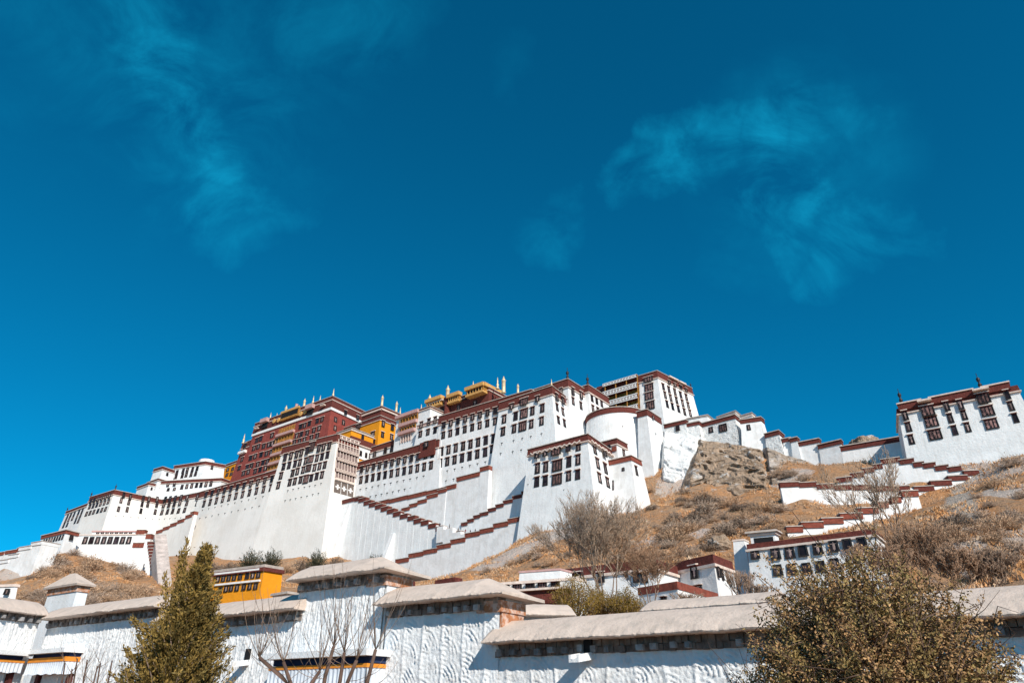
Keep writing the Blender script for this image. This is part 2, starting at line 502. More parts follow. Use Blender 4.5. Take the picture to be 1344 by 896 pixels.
# ---- main white facade behind the tower's shoulder
PM = BT + R0 * 1.2
MR = on_plane(660, 522.6, PM, NF); zM = MR.z
ML = at_z(577.3, 546.8, zM); FM = (ML - MR).normalized(); MR2 = along(MR, FM, 697)
b = Bld('palace_wing', 'long white palace facade with four rows of dark windows, left of the pink-bay tower', 'palace wing', ((ML.x + MR.x) / 2, (ML.y + MR.y) / 2, 60))
fs = b.block([ML, MR2, MR2 + R0 * 24, ML + R0 * 24], zM, 60, 0.045, WHITE, par=4.0)
fm = fs[0]; WALLS['main'] = fm
b.row(fm, (583.7, 557.8), (651, 539), 8, 5.4, 9.6)
b.row(fm, (582, 570.6), (650, 552.3), 8, 5.4, 10.6)
b.row(fm, (579.6, 591.9), (648, 574.6), 8, 5.8, 12.8)
b.row(fm, (577.8, 607.3), (637, 592.7), 7, 5.8, 12.8)
b.window(fm, 646, 588.5, 5.4, 12)
b.loops(fm, (577.5, 620.8), (637, 607), 7)
b.loops(fm, (575.5, 634), (626, 622.5), 6)
dbg('main left', ML, 577, 546)

# ---- upper left shoulder of the main facade, under a thin parapet
p = on_plane(577.5, 546.5, ML + R0 * 0.5, NF)
pl = along(p, F0, 549)
b = Bld('palace_wing', 'narrow white bay with three columns of windows between the pink awnings and the long facade', 'palace wing', ((pl.x + p.x) / 2, (pl.y + p.y) / 2, 70))
fs = b.block([pl, p - F0 * 1.5, p - F0 * 1.5 + R0 * 18, pl + R0 * 18], p.z - 1.2, 70, 0.09, WHITE, par=0.9, parmat=PINK)
for q in ((553.8, 557.5), (563.8, 553.3), (572, 551)): b.window(fs[0], *q, 5, 9.5)
for q in ((551.9, 569.4), (561.9, 566.6), (571.3, 564)): b.window(fs[0], *q, 5, 9.5)
dbg('shoulder', pl, 549, 553)

# ---- lower wing with two rows of windows
p2 = fm.hit(575.5, 577, 0.5); z2 = p2.z
P2L = along(p2, (FM * .4 + F0 * .6).normalized(), 469)
b = Bld('palace_wing', 'lower white wing with two even rows of twelve windows and rows of small loopholes', 'palace wing', ((P2L.x + p2.x) / 2, (P2L.y + p2.y) / 2, 55))
fs = b.block([P2L, p2, p2 + R0 * 18, P2L + R0 * 18], z2, 55, 0.045, WHITE, par=3.6)
f2 = fs[0]; WALLS['lower'] = f2
b.row(f2, (476, 615.6), (567.8, 595.2), 12, 4.8, 10)
b.row(f2, (474, 629.2), (566, 610), 12, 4.8, 11.6)
b.loops(f2, (472.8, 643), (565, 623.8), 12)
b.loops(f2, (486, 652.5), (563, 636), 11)
u0, v0 = f2.uv(552.5, 583); u1, v1 = f2.uv(572.5, 583)
mb = MB(); f2.box(mb, u0, u1, -6.6, 0.6, 0, 0.75)
bay = b.add('oriel_box', mb, MAROON)
k = f2.hit(560.5, 583, 0.76); w_ = b.window_m(f2, k, 2.9, 3.0)
dbg('lower left', P2L, 469, 608)

# ---- west bastion with the carved balconies on its right face
best = None
for D in np.arange(200, 330, 0.5):
    q = at_D(443, 570, D); c = along(q, R0, 470.5)
    e = abs((c - P2L).dot(NF))
    if best is None or e < best[0]: best = (e, D)
BB = at_D(443, 570, best[1]); zB = BB.z
CB = along(BB, R0, 470.5); AB = at_z(372, 587.3, zB); FB_ = (AB - BB).normalized()
print('bastion D', best)
b = Bld('palace_tower', 'broad white tower with four window rows and carved balconies stacked on its right side', 'tower', (BB.x, BB.y, 45))
fs = b.block([AB, BB, CB, AB + (CB - BB)], zB, 40, 0.085, WARM, par=3.8)
fb, fbr = fs[0], fs[1]; WALLS['bastion'] = fs
O = lambda x, y: (350 + x / 8, 560 + y / 8)
for r in ([(207, 320), (268, 303), (328, 287), (378, 270), (437, 250), (560, 225), (610, 212), (670, 198)],
          [(180, 415), (238, 400), (300, 385), (350, 372), (412, 355), (530, 325), (583, 310), (640, 292)],
          [(152, 510), (275, 483), (325, 465), (385, 450), (505, 425), (558, 410), (612, 397)],
          [(125, 610), (245, 580), (298, 568), (358, 553), (470, 533), (527, 515), (583, 500)]):
    for q in r: b.window(fb, *O(*q), 5.0, 11)
for q, h in (((488, 205), 13), ((467, 335), 11), ((442, 430), 11), ((415, 545), 13)): b.window(fb, *O(*q), 7.2, h, 'bay')
for q in ((222, 675), (277, 662), (333, 650), (395, 640), (450, 628), (508, 620), (570, 600), (193, 780), (247, 770), (303, 758), (362, 745), (423, 733), (482, 716), (542, 705)):
    b.loops(fb, O(*q), O(*q), 1, 2.2, 3)
RAIL = None
def railing_mesh(f, u0, u1, v0, v1, o0, o1, n, bld, name='balcony', cols=None):
    """pierced balcony front: pale rails and a row of small crosses in front of a dark board"""
    mb = MB(); h = v1 - v0
    f.box(mb, u0, u1, v0, v1, o0, o1 - 0.12, 1)
    f.box(mb, u0, u1, v0, v0 + .16 * h, o1 - .1, o1 + .06, 0); f.box(mb, u0, u1, v1 - .16 * h, v1, o1 - .1, o1 + .06, 0)
    for i in range(n):
        c = u0 + (u1 - u0) * (i + .5) / n; d = (u1 - u0) / n
        f.box(mb, c - .30 * d, c + .30 * d, v0 + .40 * h, v0 + .60 * h, o1 - .11, o1 + .02, 0)
        f.box(mb, c - .13 * d, c + .13 * d, v0 + .24 * h, v0 + .76 * h, o1 - .11, o1 + .03, 0)
        f.box(mb, c - .5 * d - .06, c - .5 * d + .06, v0, v1, o1 - .11, o1 + .04, 0)
    return bld.add(name, mb, cols or [PALE, WOOD])
def floor_gallery(bld, f, u0, u1, v0, v1, npost, wood, o=0.5):
    mb = MB(); f.box(mb, u0, u1, v0, v1, -0.2, 0.06)
    bld.add('gallery_wall', mb, wood)
    for i in range(npost + 1):
        c = u0 + (u1 - u0) * i / npost
        mb = MB(); f.box(mb, c - .14, c + .14, v0, v1, o - .05, o + .22)
        bld.add('post', mb, PALE if wood is not OCHREWOOD else OCHREWOOD)
SCREEN = mat('woven_dark_screen', (0.16, 0.125, 0.11), var=0.2, vscale=2)
GREYWOOD = mat('weathered_gallery_wood', (0.26, 0.19, 0.18), var=0.3, vscale=1.2)
bands = [((755, 95), (970, 195)), ((740, 235), (960, 305)), ((725, 335), (945, 405)), ((712, 447), (930, 520)), ((708, 545), (915, 600))]
prev = None
L_ = fbr.len
for i, (q0, q1) in enumerate(bands):
    ua, va = fbr.uv(*O(*q0)); ub, vb = fbr.uv(*O(*q1)); v = (va + vb) / 2
    u0, u1 = min(ua, ub) + .3, max(ua, ub)
    hh = 2.1 if i == 0 else 1.5
    if i < 4: railing_mesh(fbr, u0, u1, v - hh / 2, v + hh / 2, 0, 1.0, 5 if i == 0 else 12, b)
    else:
        mb = MB(); fbr.box(mb, u0, u1, v - .5, v + .5, 0, .8); b.add('beam', mb, PALE)
    if prev is not None: floor_gallery(b, fbr, u0, u1, v + hh / 2, prev, 7, GREYWOOD, 0.3)
    prev = v - hh / 2
mb = MB(); fbr.box(mb, u0, u1, prev - 5.6, prev, 0, 0.12); b.add('screen', mb, SCREEN)
mb = MB()
for i in range(3):
    c = u0 + (u1 - u0) * (i + .5) / 3; d = (u1 - u0) / 3; vm = prev - 2.8
    fbr.box(mb, c - .34 * d, c + .34 * d, vm - .32, vm + .32, .1, .2); fbr.box(mb, c - .12 * d, c + .12 * d, vm - 1.2, vm + 1.2, .1, .22)
    if i: fbr.box(mb, c - .5 * d - .1, c - .5 * d + .1, prev - 5.6, prev, .1, .3)
b.add('cross_emblem', mb, CREAM)
dbg('bastion A', AB, 372, 587)

# ---- long low white wall to the left of it
pl1 = fb.hit(374, 613.6, -0.5); zL = pl1.z
L1L = along(pl1, (FB_ * .3 + F0 * .7).normalized(), 261)
b = Bld('palace_wing', 'long low white wing with two rows of eleven windows running below the red palace', 'palace wing', ((L1L.x + pl1.x) / 2, (L1L.y + pl1.y) / 2, 40))
fs = b.block([L1L, pl1, pl1 + R0 * 16, L1L + R0 * 16], zL, 35, 0.085, WARM, par=3.4)
f1 = fs[0]; WALLS['low'] = f1
b.row(f1, (272, 649), (358.6, 628), 11, 4.0, 9.4)
b.row(f1, (268, 660.6), (355.7, 639.3), 11, 4.0, 10.4)
b.loops(f1, (265.6, 669.6), (345, 652), 10, 2, 2.6)
b.loops(f1, (262, 680.6), (340, 664.5), 10, 2, 2.6)
dbg('low left', L1L, 261, 646)

# ---- west white palace with a kinked front
zW = zL
WC = at_z(213, 656, zW); WB = at_z(151, 643, zW); WA = at_z(119, 652.5, zW)
b = Bld('palace_wing', 'white west wing with a kinked front, columns of three windows and a maroon frieze', 'palace wing', (WB.x, WB.y, 40))
fs = b.block([WA, WB, WC, L1L - F0 * 0.3, L1L + R0 * 22, WA + R0 * 22], zW, 25, 0.085, WARM, par=2.4)
O2 = lambda x, y: (70 + x / 8, 600 + y / 8)
for r in ([(405, 460), (442, 450), (480, 440), (520, 428), (560, 418), (600, 405)], [(385, 515), (422, 507), (460, 497), (500, 485), (540, 475), (580, 463)], [(350, 590), (388, 580), (427, 570), (470, 560), (510, 550), (550, 540)]):
    for q in r: b.window(fs[0], *O2(*q), 3.4, 7.5, hood=False)
for q in ((735, 395), (712, 450), (685, 540), (805, 412), (793, 470), (776, 545), (940, 428), (932, 490), (920, 560), (1000, 435), (988, 490), (1085, 440), (1083, 492), (1070, 570)):
    b.window(fs[1], *O2(*q), 3.8, 8.0, hood=False)
O3 = lambda x, y: (180 + x / 8, 590 + y / 8)
for q in ((305, 520), (290, 580), (262, 655), (355, 515), (345, 575), (320, 648), (408, 510), (400, 570), (375, 643), (470, 500), (460, 555), (437, 638), (535, 500), (523, 560), (500, 630), (642, 495), (630, 560)):
    b.window(fs[2], *O3(*q), 4.0, 8.2, hood=False)
b.loops(fs[1], (152, 677), (200, 681), 6, 1.6, 1.8)
b.loops(fs[2], (209, 681.5), (237, 679.5), 5, 1.6, 1.8)
WALLS['west'] = fs
for q, k_ in ((WA, 'pole'), (WB, 'pole')): b.finial(Vector((q.x, q.y, zW + .3)), 3.4, k_)

# ---- far left end block
w0 = on_plane(114, 661.5, WA + R0 * 2, NF); w0l = along(w0, F0, 87.5)
b = Bld('palace_wing', 'small white end wing with five columns of windows at the far left of the palace', 'palace wing', (w0.x, w0.y, 30))
fs = b.block([w0l, w0 - F0 * 3, w0 - F0 * 3 + R0 * 15, w0l + R0 * 15], w0.z, 25, 0.085, WHITE, par=1.3)
for q in ((150, 620), (185, 605), (222, 592), (270, 572), (307, 558), (130, 665), (165, 650), (203, 637), (252, 618), (287, 610), (110, 715), (147, 705), (232, 670), (264, 665)):
    b.window(fs[0], *O2(*q), 2.8, 7.0, hood=False)
b.finial(Vector((w0l.x, w0l.y, w0.z + .3)), 3, 'pole')
wb0 = on_plane(100, 695, w0 - NF * -3, NF); 

# ---- white houses on the upper left
DU = max(math.hypot(q_.x, q_.y) for q_ in (WA, WB, WC, L1L)) + 30; print('DU', DU, [math.hypot(q_.x, q_.y) for q_ in (WA, WB, WC, L1L)])
UB = at_D(270, 605.5, DU); UA = at_z(230, 611.3, UB.z); UC = at_z(294.5, 610, UB.z)
b = Bld('palace_house', 'white upper house with two rows of five windows beside the small orange house', 'house', (UB.x, UB.y, 70))
fs = b.block([UA, UB, UC, UA + (UC - UB)], UB.z, 60, 0.06, WHITE, par=2.0)
for q in ((420, 235), (485, 220), (535, 207), (583, 205), (632, 195), (410, 280), (475, 272), (517, 262), (568, 258), (615, 250)): b.window(fs[0], *O3(*q), 3.8, 7.2, hood=False)
b.window(fs[1], 278, 613.2, 3.6, 5, hood=False)
m_ = UB + (UA - UB) * 0.15 + R0 * 4
mb = MB(); mb.lathe([(5, 0), (5, 1.5), (4.5, 2.2), (2, 2.6)], (m_.x, m_.y, UB.z), 12); b.add('rooftop_drum', mb, WHITE)
UB1 = at_D(214, 612.3, DU + 6); UA1 = at_z(202.5, 615.8, UB1.z); UC1 = at_z(229, 617.3, UB1.z)
b = Bld('palace_house', 'little white corner house with one small window left of the upper white house', 'house', (UB1.x, UB1.y, 70))
fs = b.block([UA1, UB1, UC1, UA1 + (UC1 - UB1)], UB1.z, 60, 0.06, WHITE, par=1.7)
b.window(fs[1], 219.5, 622, 3.2, 5, hood=False)
U3A = at_D(213, 631.5, DU - 12); U3B = at_z(291, 627.5, U3A.z)
b = Bld('palace_house', 'low white gallery house with a row of seven windows below the upper white houses', 'house', (U3A.x, U3A.y, 60))
bk = Vector((0.45, 0.9, 0)) * 12
fs = b.block([U3A, U3B, U3B + bk, U3A + bk], U3A.z, 55, 0.05, WHITE, par=1.6)
b.row(fs[0], (239, 638.6), (277.5, 634.3), 7, 4.0, 7.2, hood=False)
for q in ((221, 636), (229.5, 635.5), (221, 642), (229, 641.5)): b.window(fs[0], *q, 3.8, 5, hood=False)
U4B = at_D(196, 633.5, DU - 8); U4A = at_z(181, 639, U4B.z); U4C = at_z(214, 637, U4B.z)
b = Bld('palace_house', 'lowest white house with layered roof edges above the kinked west wing', 'house', (U4B.x, U4B.y, 60))
fs = b.block([U4A, U4B, U4C, U4A + (U4C - U4B)], U4B.z, 50, 0.05, WHITE, par=1.3)
fs2 = b.block([p_ + R0 * 4 for p_ in (U4A - F0 * 3, U4B - F0 * 2, U4C, U4A + (U4C - U4B))], U4B.z + 3.2, 50, 0.05, WHITE, par=1.0)
b.row(fs[1], (199, 641), (209, 642), 3, 3, 4.5, hood=False)

# ---- small orange house left of the red palace
DO = DU + 2
OB = at_D(312.5, 604.2, DO); OA = along(OB, F0, 296.5)
b = Bld('palace_house', 'small orange house with two rows of windows against the left edge of the red palace', 'house', (OB.x, OB.y, 70))
fs = b.block([OA, OB - F0 * 4, OB - F0 * 4 + R0 * 10, OA + R0 * 10], OB.z, 60, 0.06, YELLOW, par=1.3)
for q in ((299, 616), (305.5, 615), (298, 622.6), (303.5, 621.6)): b.window(fs[0], *q, 4, 5.5, hood=False)

# ---- red palace
DR = math.hypot(BB.x, BB.y) + 38
RB = at_D(437, 520.5, DR); zR = RB.z
RA = at_z(336.5, 556, zR); RC = at_z(480.5, 541.5, zR)
b = Bld('red_palace', 'tall dark red palace with a deep maroon frieze, white band and pink awnings', 'palace', (RB.x, RB.y, 70))
fs = b.block([RA, RB, RC, RA + (RC - RB)], zR, 60, 0.075, REDWALL, par=6.6, trim=False, o=0.5)
fr, frr = fs[0], fs[1]; WALLS['red'] = fs
mb = MB(); pl4 = [(p[0], p[1]) for p in (RA, RB, RC, RA + (RC - RB))]
mb.prism(offset(pl4, 1.15), zR - 8.1, offset(pl4, 1.05), zR - 6.6); b.add('white_band', mb, CREAM)
mb = MB(); mb.prism(offset(pl4, 1.0), zR - 2.4, offset(pl4, 1.0), zR - 2.0); b.add('gilded_moulding', mb, PALE)
O4 = lambda x, y: (296 + x / 8, 510 + y / 8)
REDROWS = [[(330, 540), (372, 522), (490, 487), (790, 395), (832, 382), (882, 362), (965, 335), (1015, 320)],
           [(300, 622), (345, 605), (402, 600), (455, 585), (492, 573), (530, 550), (750, 490), (797, 475), (860, 460), (930, 432), (985, 412)],
           [(265, 725), (312, 708), (375, 690), (432, 678), (480, 660), (725, 560), (777, 548), (830, 532), (903, 510), (965, 490)],
           [(230, 820), (275, 805), (340, 790), (395, 773), (440, 760)], [(190, 885), (240, 870), (313, 862), (365, 845), (420, 830)]]
for r in REDROWS:
    for q in r: b.window(fr, *O4(*q), 4.8, 7.6, hood=True)
for q in ((1155, 322), (1238, 352), (1150, 412)): b.window(frr, *O4(*q), 4.6, 7.5, hood=False)
for q in ((451.8, 541.5), (467.8, 548)): b.window(frr, *q, 4, 6, hood=True)
# central column of galleries under pink awnings
aw = [((548, 502), (730, 447)), ((518, 605), (702, 553)), ((492, 705), (680, 652)), ((466, 800), (660, 745)), ((440, 890), (640, 838))]
pv = None
for q0, q1 in aw:
    ua, va = fr.uv(*O4(*q0)); ub, vb = fr.uv(*O4(*q1)); v = (va + vb) / 2
    mb = MB(); fr.box(mb, ua, ub, v - .75, v + .75, 0.05, 1.6); b.add('awning', mb, PINK)
    if pv is None:
        floor_gallery(b, fr, ua + 1, ub - 1, v + 1.0, v + 4.6, 6, OCHREWOOD, 0.4)
    else:
        floor_gallery(b, fr, ua, ub, v + 1.0, pv - 1.0, 6, OCHREWOOD, 0.4)
    pv = v
# gilded gallery and round medallions on the frieze
ua, va = fr.uv(*O4(600, 330)); ub, vb = fr.uv(*O4(780, 280))
mb = MB(); fr.box(mb, ua, ub, -5.2, 0.3, .5, 1.7); b.add('gilded_gallery', mb, OCHREWOOD)
mb = MB(); fr.box(mb, ua - .5, ub + .5, -.7, .6, 1.7, 2.1); b.add('gallery_eave', mb, GOLD)
mb = MB(); fr.box(mb, ua + .4, ub - .4, -3.8, -1.0, 1.7, 1.8); b.add('dark_opening', mb, GAPSHADE)
for q0 in ((430, 365), (905, 225)):
    ua, va = fr.uv(*O4(*q0))
    mb = MB(); fr.box(mb, ua - 2.6, ua + 3.6, va - .1, va + 2.2, 1, 3.0); b.add('awning', mb, PINK)
    mb = MB(); fr.box(mb, ua - 2, ua + 3, va - 3.2, va - .1, .9, 1.3); b.add('frieze_window', mb, GAPSHADE)
for q0 in ((525, 345), (570, 335), (805, 270), (850, 250)):
    ua, va = fr.uv(*O4(*q0))
    mb = MB(); mb.lathe([(1.5, 0), (1.5, .3), (1.0, .5)], (0, 0, 0), 12)
    ob = b.inst('medallion', mb.mesh('medallion', GOLD), Matrix.Translation(fr.pt(ua, va, .9)) @ fr.mat4(Vector()).to_3x3().to_4x4() @ Matrix.Rotation(R(90), 4, 'X'))
for q0 in ((350, 430), (1045, 190)):
    ua, va = fr.uv(*O4(*q0))
    mb = MB(); fr.box(mb, ua - 1.6, ua + 1.6, va, va + .5, .9, 2.4); b.add('hood', mb, PALE)
for t_, h, kd in ((.035, 4, 'banner'), (.36, 4, 'banner'), (.50, 5, 'spire'), (.67, 4, 'spire'), (.78, 6.5, 'banner'), (.88, 4.6, 'spire'), (.95, 4, 'spire')):
    pass
for q, h, kd in (((343, 552), 4.5, 'banner'), ((354.6, 549), 6.5, 'spire'), ((363.5, 545), 4.5, 'spire'), ((371, 543.5), 4, 'spire'), ((374.5, 542.5), 7, 'banner'), ((398.8, 534), 6.5, 'banner'), ((410.5, 530), 6, 'spire'), ((419.8, 526.5), 4.5, 'spire'), ((437, 520.8), 5.4, 'spire')):
    pz = on_plane(q[0], q[1], RB - R0 * -1.0, NF); b.finial(Vector((pz.x, pz.y, zR + .3)), h, kd)
pz = on_plane(385, 541, RB + R0, NF)
mb = MB(); mb.tube([(pz.x, pz.y, zR), (pz.x + .6, pz.y, zR + 6.5)], [.12, .1], 5); b.add('flag_pole', mb, WOOD)
mb = MB(); mb.hexa([(pz.x + .1, pz.y, zR + .8), (pz.x + 1.3, pz.y, zR + 1.2), (pz.x + 1.3, pz.y + .2, zR + 1.2), (pz.x + .1, pz.y + .2, zR + .8), (pz.x + .6, pz.y, zR + 6.3), (pz.x + 2.1, pz.y, zR + 6), (pz.x + 2.1, pz.y + .2, zR + 6), (pz.x + .6, pz.y + .2, zR + 6.3)])
b.add('prayer_flag', mb, PINK)
dbg('red A', RA, 336, 556)

q = on_plane(331, 577.5, RA + R0 * 3, NF); ql = along(q, F0, 319)
b = Bld('red_palace', 'narrow red side wing with a white balcony and gilded finial stepping down at the left', 'palace', (q.x, q.y, 60))
fs = b.block([ql, q - F0 * 8, q - F0 * 8 + R0 * 20, ql + R0 * 20], q.z, 55, 0.10, REDWALL, par=3.6, parmat=MAROON)
ua, va = fs[0].uv(*O4(185, 672))
mb = MB(); fs[0].box(mb, ua - 3.4, ua + 4, va - .8, va + .8, 0, 1.6); b.add('balcony', mb, CREAM)
for x, y in ((175, 740), (215, 600), (145, 830)): b.window(fs[0], *O4(x, y), 4, 7)
b.finial(Vector((ql.x, ql.y, q.z)), 6.5, 'spire')

# ---- maroon block, yellow building and terrace right of the red palace
TC_ = on_plane(519, 577.5, P2L + R0 * 9, NF); zTe = TC_.z
TA = along(TC_, F0, 487); TCC = along(TC_, R0, 543)
b = Bld('terrace_house', 'low white terrace house with maroon frieze in front of the yellow building', 'house', (TC_.x, TC_.y, 80))
fs = b.block([TA, TC_, TCC, TA + (TCC - TC_)], zTe, 70, 0.04, WHITE, par=2.8)
for q in ((492.5, 596.5), (506.8, 591), (515.5, 589)): b.window(fs[0], *q, 4.6, 9, hood=False)
T2 = on_plane(488, 586, TC_ - NF * -6 + R0 * 3, NF)
T2B = at_D(489, 586.5, math.hypot(TA.x, TA.y) - 8); T2A = at_z(466, 578, T2B.z)
YB = at_D(499.3, 545.5, math.hypot(TC_.x, TC_.y) + 20); YA = along(YB, F0, 446); YC = along(YB, R0, 524.5)
b = Bld('palace_house', 'bright ochre yellow house with white-framed windows below the maroon block', 'house', (YB.x, YB.y, 80))
fs = b.block([YA, YB, YC, YA + (YC - YB)], YB.z, 70, 0.05, YELLOW, par=2.2)
for q in ((502.3, 555.6), (514.3, 560.3), (502, 570), (513.8, 573)): b.window(fs[1], *q, 4.4, 8.6)
b.window(fs[0], 489.5, 569.5, 5.5, 8.5); b.window(fs[0], 471.5, 559.5, 6.5, 7, 'bay'); b.window(fs[0], 490.5, 579.5, 4.5, 6)
# yellow lean-to with thin roof
KB = at_D(461.5, 561.8, math.hypot(YB.x, YB.y) - 14); KA = along(KB, F0, 443); KC = along(KB, R0, 490)
b = Bld('palace_house', 'low yellow lean-to with a maroon foot between carved balconies and yellow house', 'house', (KB.x, KB.y, 80))
fs = b.block([KA, KB, KC, KA + (KC - KB)], KB.z, 70, 0.03, YELLOW, par=0.8, parmat=SLATE)
u1 = fs[1].len
mb = MB(); fs[1].box(mb, -.5, u1 + 1, -7.4, -4.3, 0, 1.2); b.add('lower_frieze', mb, MAROON)
mb = MB(); fs[1].box(mb, -.5, u1 + 1, -7.8, -7.4, 0, 1.3); b.add('cornice', mb, PALE)
mb = MB(); fs[1].box(mb, -.4, u1 + .8, -14, -7.8, 0, .5); b.add('lower_wall', mb, WHITE)
b.window(fs[1], 475.5, 573, 3.6, 7, hood=False)
for q in ((473.5, 594.5), (480.5, 597), (485.5, 598)):
    b.window_m(fs[1], fs[1].hit(*q, .52), 1.6, 3.0, hood=False)
DB = at_D(501, 533.5, math.hypot(YB.x, YB.y) + 8); DA = along(DB, F0, 476); DC = along(DB, R0, 525)
b = Bld('palace_house', 'maroon roof block with a pale moulding standing behind the bright yellow house', 'house', (DB.x, DB.y, 85))
fs = b.block([DA, DB, DC, DA + (DC - DB)], DB.z, 75, 0.03, MAROON, par=1.0, parmat=MAROON)
for f in fs[:2]:
    mb = MB(); f.box(mb, 0, f.len, -1.9, -1.5, 0, .7); b.add('moulding', mb, PALE)
b.finial(Vector((DB.x, DB.y, DB.z + .3)), 6.5, 'banner')
dq = DB + (DC - DB) * 0.78; b.finial(Vector((dq.x, dq.y, DB.z + .3)), 6.5, 'banner'); b.finial(Vector((DC.x, DC.y, DB.z + .3)), 4, 'spire')

# ---- recess with three pink awnings
VB = on_plane(553, 537.2, pl + R0 * 3, NF); VA = along(VB, F0, 521)
b = Bld('palace_wing', 'recessed wooden gallery wing with three tiers of pink awnings', 'palace wing', (VB.x, VB.y, 80))
fs = b.block([VA, VB - F0 * 6, VB - F0 * 6 + R0 * 12, VA + R0 * 12], VB.z, 70, 0.02, WHITE, par=0.7, parmat=MAROON)
f = fs[0]; O6 = lambda x, y: (440 + x / 8, 495 + y / 8)
pv = None
for q0, q1 in (((650, 428), (885, 358)), ((682, 515), (868, 460)), ((675, 600), (846, 553))):
    ua, va = f.uv(*O6(*q0)); ub, vb = f.uv(*O6(*q1)); v = (va + vb) / 2
    mb = MB(); f.box(mb, ua, ub, v - .8, v + .8, 0.05, 1.5); b.add('awning', mb, PINK)
    if pv is not None: floor_gallery(b, f, ua, ub, v + 1.1, pv - 1.1, 6, OCHREWOOD, .5)
    pv = v
ua, va = f.uv(*O6(695, 640)); ub, vb = f.uv(*O6(800, 620))
floor_gallery(b, f, ua, ub, pv - 4.6, pv - 1.1, 4, CURTAIN, .3)
q = on_plane(553, 534, VB + R0 * 2, NF)
b.finial(Vector((q.x, q.y, VB.z)), 4, 'spire')

# ---- maroon top block with gilded pavilions
GB = on_plane(641.5, 508.5, MR + R0 * 12, NF); GL = along(GB, F0, 561)
gz = GB.z
GBL = Bld('roof_pavilion', 'maroon rooftop block with gilded pavilions and golden banner finials above the long facade', 'pavilion', (GB.x, GB.y, 95))
GC = along(GB, R0, 663)
fs = GBL.block([GL, GB, GC, GL + (GC - GB)], gz, 90, 0.02, MAROON, par=1.2, parmat=MAROON)
fg = fs[0]
def pavilion(x0, x1, y0, y1, deep=2.2):
    """a gilded gallery on the front of the block between two picture columns, roof line at y0 / y1"""
    ua, va = fg.uv(x0, y0); ub, vb = fg.uv(x1, y1); v = (va + vb) / 2
    mb = MB(); fg.box(mb, ua, ub, v - 3.6, v - .9, .2, deep); GBL.add('gallery', mb, OCHREWOOD)
    mb = MB(); fg.box(mb, ua - .5, ub + .5, v - 1.1, v + .6, .2, deep + 1.0)
    fg.box(mb, ua - .2, ub + .2, v - 4.2, v - 3.3, .2, deep + .5); GBL.add('gilded_eave', mb, GOLD)
    for i in range(6):
        c = ua + (ub - ua) * (i + .5) / 6
        mb = MB(); fg.box(mb, c - .16, c + .16, v - 3.3, v - 1.1, deep, deep + .3); GBL.add('post', mb, GOLD)
    mb = MB(); fg.box(mb, ua + .3, ub - .3, v - 2.6, v - 1.2, deep, deep + .1); GBL.add('dark_opening', mb, GAPSHADE)
    return v
pavilion(618, 640, 513, 506.5, 3.0); pavilion(592, 606, 521, 517.5, 1.8); pavilion(564, 583, 528, 522.5, 2.0)
# right face of the big pavilion
ua, va = fg.uv(639, 506.5)
p0 = fg.pt(ua, va, 3.2); q0 = p0 + R0 * 13
mb = MB(); mb.prism([(p_.x, p_.y) for p_ in (p0, p0 - F0 * .4, q0 - F0 * .4, q0)], p0.z - 4.2, [(p_.x, p_.y) for p_ in (p0, p0 - F0 * .8, q0 - F0 * .8, q0)], p0.z - .4); GBL.add('gallery', mb, OCHREWOOD)
mb = MB(); mb.prism([(p_.x, p_.y) for p_ in (p0, p0 - F0 * 1.6, q0 - F0 * 1.6, q0)], p0.z - 1.1, [(p_.x, p_.y) for p_ in (p0, p0 - F0 * 1.6, q0 - F0 * 1.6, q0)], p0.z + .6); GBL.add('gilded_eave', mb, GOLD)
for x0, x1, y in ((563, 584, 533), (594, 604, 530), (617, 630, 523.5)):
    ua, va = fg.uv(x0, y); ub, vb = fg.uv(x1, y)
    mb = MB(); fg.box(mb, ua, ub, va - .3, va + .3, 0, 2.2); GBL.add('hood', mb, PALE)
for q in ((623.5, 528), (610, 522), (581.5, 537.5), (602, 534)): GBL.window(fg, *q, 5, 7, hood=False)
for x0, x1, y0, y1 in ((585, 592, 518, 540),):
    ua, va = fg.uv(x0, y0); ub, vb = fg.uv(x1, y1)
    mb = MB(); c = fg.pt((ua + ub) / 2, 0, .6); mb.lathe([(1.5, -8), (1.5, .5), (1.9, .7), (1.9, 1.4)], c, 12); GBL.add('pillar', mb, MAROON)
ua, va = fg.uv(575, 538); mb = MB(); fg.box(mb, ua - 2.4, ua + 1.6, va - 1.6, va + 1.6, .1, .5); GBL.add('red_door', mb, PINK)
for x, y, h, kd in ((564, 525, 7.5, 'banner'), (576, 522, 4, 'spire'), (587.6, 517.5, 9, 'banner'), (621, 509, 6.5, 'spire'), (653, 509, 6, 'spire'), (661, 514.5, 8.5, 'banner'), (679.8, 515.2, 5, 'banner')):
    q = on_plane(x, y, GB + R0 * .6, NF); zz = gz if x < 645 else q.z - .6
    GBL.finial(Vector((q.x, q.y, zz)), h, kd)

